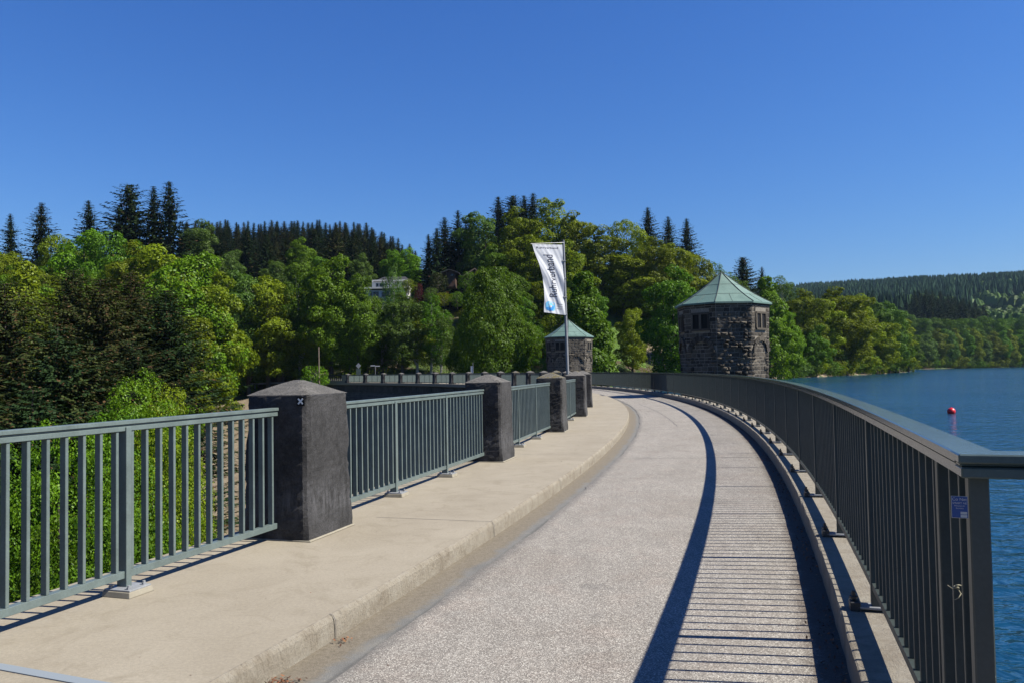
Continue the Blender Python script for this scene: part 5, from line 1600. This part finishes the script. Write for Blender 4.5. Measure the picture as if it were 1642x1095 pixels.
# white cabinet with a rod
D = 118; q = at(757, 600, D); sg = empty('white_cabinet', (q.x, q.y, tz(q.x, q.y)), 0, 'narrow white cabinet with a thin rod, standing behind the parapet near the big maple', 'cabinet'); o0 = Vector(sg.location)
zt = at(757, 586.5, D).z - o0.z
b = MB(); b.box((0, 0, zt / 2), (.36, .3, zt)); b.build('body', M_WHITE, sg, bevel=.01); b = MB(); b.tube([(.16, -.17, 0), (.16, -.17, zt + .55)], .028, 6); b.build('rod', M_GALV, sg)
# wooden pole
D = 131; q = at(512, 600, D); sg = empty('wooden_pole', (q.x, q.y, tz(q.x, q.y)), 0, 'thin weathered wooden pole rising out of the light green bush', 'pole'); o0 = Vector(sg.location)
b = MB(); b.tube([(0, 0, -.5), (at(511, 556, D).x - q.x, 0, at(511, 556, D).z - o0.z)], [.13, .10], 8); b.build('shaft', M_WOOD, sg)
# guard rail on the road beyond
sg = empty('guard_rail', at(425, 614, 150), 0, 'low grey steel guard rail along the road beyond the brown bank', 'guard rail'); o0 = Vector(sg.location)
b = MB(); A, C_ = at(385, 616, 152), at(505, 611, 148)
d = (C_ - A); n = 8
vs = []
for i in range(n + 1):
    p = A + d * (i / n)
    for dy, dz in ((0, .16), (-.05, .08), (0, 0), (-.05, -.08), (0, -.16)): vs.append(tuple(p + Vector((0, dy, dz)) - o0))
fs = [(i * 5 + k, i * 5 + k + 1, (i + 1) * 5 + k + 1, (i + 1) * 5 + k) for i in range(n) for k in range(4)]
b.add(vs, fs); b.build('beam', M_GALV, sg)
for i in range(6):
    p = A + d * (i / 5) - o0; pm = MB(); pm.box((0, .08, -.4), (.1, .12, 1.1)); o = pm.build('post', M_GALV, sg); o.location = p
# white house
D = 190.0; q = at(628, 480, D); hz = tz(q.x, q.y)
hs = empty('white_house', (q.x, q.y, hz - .5), 0, 'white house with a dark pitched roof and lower terrace front on the wooded slope', 'house'); o0 = Vector(hs.location)
def hb(name, px0, px1, py0, py1, dD, dep, mat, par=hs): return fwd_box(name, px0, px1, py0, py1, D + dD, dep, mat, par, o0)
hb('wall', 601, 656, 451, 500, 4, 7, M_REND)
hb('terrace_front', 588, 656, 466, 500, -1, 3.0, M_REND)
hb('terrace_roof', 586, 658, 461, 465, -1.2, 4, M_WHITE)
for (a, b2, c, d2) in ((603, 607, 455, 461), (608.5, 616, 455, 461)): hb('window', a, b2, c, d2, .45, .1, M_WINGL)
hb('window', 644, 652, 453.5, 459, .45, .1, M_WINGL)
hb('glass_front', 593, 597, 468, 476, -2.55, .1, M_WINGL); hb('glass_front', 598.5, 607, 468, 476, -2.55, .1, M_WINGL); hb('glass_front', 612, 652, 468, 476, -2.55, .1, M_WINGL)
A = at(598, 452, D + .2) - o0; B_ = at(660, 452, D + .2) - o0; top = at(628, 441, D) - o0
b = MB(); vs = [(A.x, A.y, A.z), (B_.x, B_.y, B_.z), (B_.x, B_.y + 8, B_.z), (A.x, A.y + 8, A.z), (A.x + 2, A.y + 4, top.z), (B_.x - 2, B_.y + 4, top.z)]
b.add(vs, [(0, 1, 5, 4), (1, 2, 5), (2, 3, 4, 5), (3, 0, 4), (0, 3, 2, 1)]); b.build('roof', M_ROOFT, hs)
# brown hut
D = 186.0; q = at(724, 450, D); hz = tz(q.x, q.y)
hs2 = empty('brown_hut', (q.x, q.y, hz - .5), 0, 'brown timber hut with a flat gable roof beside the dark clipped shrub', 'hut'); o0 = Vector(hs2.location)
fwd_box('wall', 717, 731, 437, 462, D + 2, 5, M_BROWN, hs2, o0)
A = at(706, 437, D - 1.2) - o0; B_ = at(736, 437, D - 1.2) - o0; top = at(721, 431.5, D - 1.2) - o0
b = MB(); vs = []
for dy in (0, 7):
    for dz in (0, -.22):
        vs += [(A.x, A.y + dy, A.z + dz), (top.x, top.y + dy, top.z + dz), (B_.x, B_.y + dy, B_.z + dz)]
b.add(vs, [(0, 1, 4, 3), (1, 2, 5, 4), (6, 9, 10, 7), (7, 10, 11, 8), (0, 6, 7, 1), (1, 7, 8, 2), (3, 4, 10, 9), (4, 5, 11, 10), (0, 3, 9, 6), (2, 8, 11, 5)]); b.build('roof', M_ROOFT, hs2)
fwd_box('window', 723, 727, 440, 443, D - .55, .08, M_WINGL, hs2, o0)
# second gable behind
D = 192.0; q = at(755, 438, D)
hs3 = empty('gabled_roof', (q.x, q.y, tz(q.x, q.y) - .5), 0, 'reddish gabled roof corner just above the big round maple', 'house'); o0 = Vector(hs3.location)
A = at(742, 442, D) - o0; top = at(761, 430, D) - o0; B_ = at(780, 442, D) - o0
b = MB(); vs = []
for dy in (0, 8): vs += [(A.x, A.y + dy, A.z), (top.x, top.y + dy, top.z), (B_.x, B_.y + dy, B_.z), (A.x + .4, A.y + dy, A.z - .25), (top.x, top.y + dy, top.z - .3), (B_.x - .4, B_.y + dy, B_.z - .25)]
b.add(vs, [(0, 1, 4, 3), (1, 2, 5, 4), (0, 6, 7, 1), (1, 7, 8, 2), (3, 4, 10, 9), (4, 5, 11, 10), (6, 9, 10, 7), (7, 10, 11, 8)]); b.build('roof', M_WOOD, hs3)
b = MB(); b.box(((A.x + B_.x) / 2, A.y + 4, (A.z - .3) / 2), (abs(B_.x - A.x) * .85, 6.5, A.z - .3)); b.build('wall', M_BROWN, hs3)

# ------------------------------------------------------------------ buoy
q = at(1525.5, 659, 48.0)
bu = empty('buoy', (q.x, q.y, -1.5), 0, 'red ball buoy floating on the lake', 'buoy')
m = Mat('red buoy plastic'); m.col((0.62, 0.012, 0.018)); m.set(Roughness=0.35); M_RED = m.m
import bmesh
bm = bmesh.new(); bmesh.ops.create_uvsphere(bm, u_segments=28, v_segments=18, radius=.23); me = bpy.data.meshes.new('ball'); bm.to_mesh(me); bm.free(); me.materials.append(M_RED)
for p_ in me.polygons: p_.use_smooth = True
link('ball', me, bu, (0, 0, .13))
b = MB(); b.tube([(0, 0, .35), (0, 0, .39)], [.05, .04], 10); b.build('eyelet', M_RED, bu)

# ------------------------------------------------------------------ dry leaves along the kerb
rg = np.random.default_rng(71)
n = 5200
th = rg.uniform(-.36, .0, n); r = R_RK - .008 - np.abs(rg.normal(0, .055, n)) - np.where(rg.random(n) < .05, rg.uniform(0, .35, n), 0)
dens = np.sin(th * 260) + np.sin(th * 97 + 1) + .7 > rg.uniform(-1.6, 1.4, n)
th, r = th[dens], r[dens]; n = len(th)
z = -0.136 + (r - 135.70) / (138.354 - 135.70) * 0.056 + .006 + rg.random(n) * .012
pos = np.stack([CX + r * np.cos(th), CY + r * np.sin(th), z], 1)
extra = np.array([[-1.30, 4.33], [-1.27, 4.36], [-1.24, 4.35], [-1.29, 4.38], [-1.33, 4.30], [-1.22, 4.39], [-1.08, 5.0], [-1.07, 5.03]])
ex = np.repeat(extra, 16, 0) + rg.normal(0, .025, (len(extra) * 16, 2)); pos = np.concatenate([pos, np.column_stack([ex, np.full(len(ex), -.135) + rg.random(len(ex)) * .01])])
rr2 = rg.uniform(134.3, 138.2, 260); tt2 = -.335 + .25 * rg.random(260) ** 1.6
zz2 = np.where(rr2 < R_KERB, .003, np.where(rr2 < 135.72, -.142, -0.136 + (rr2 - 135.70) / 2.654 * .056 + .003))
pos = np.concatenate([pos, np.stack([CX + rr2 * np.cos(tt2), CY + rr2 * np.sin(tt2), zz2], 1)])
n = len(pos)
v = kites(rg, pos, rg.normal(size=(n, 3)) * .45 + [0, 0, 1], np.where(np.arange(n) < n - 260, rg.uniform(.010, .028, n), rg.uniform(.006, .016, n)), .55)
m = Mat('dry leaves'); g = m.n('ShaderNodeNewGeometry')
m.col(m.ramp(g.outputs['Random Per Island'], [(0, (0.05, 0.025, 0.015)), (.4, (0.12, 0.05, 0.025)), (.8, (0.28, 0.10, 0.035)), (1, (0.36, 0.20, 0.09))])); m.set(Roughness=.9)
lit = link('leaf_litter', np_mesh('leaf_litter', v, quads_of(len(v)), m.m)); tag(lit, 'dry brown leaves gathered along the kerb', 'leaves', kind='stuff')

# ------------------------------------------------------------------ clear air that pales the farthest hills
hb_ = MB(); hb_.box((400, 700, 70), (4200, 5200, 260))
hz_ = tag(hb_.build('haze', None), kind='stuff')
hm = bpy.data.materials.new('haze air'); hm.use_nodes = True; hn = hm.node_tree
hn.nodes.remove(hn.nodes['Principled BSDF'])
pv = hn.nodes.new('ShaderNodeVolumePrincipled'); pv.inputs['Color'].default_value = (0.50, 0.72, 1.0, 1)
pv.inputs['Density'].default_value = 0.000045; pv.inputs['Anisotropy'].default_value = 0.2
hn.links.new(pv.outputs[0], hn.nodes['Material Output'].inputs['Volume'])
hz_.data.materials.append(hm)
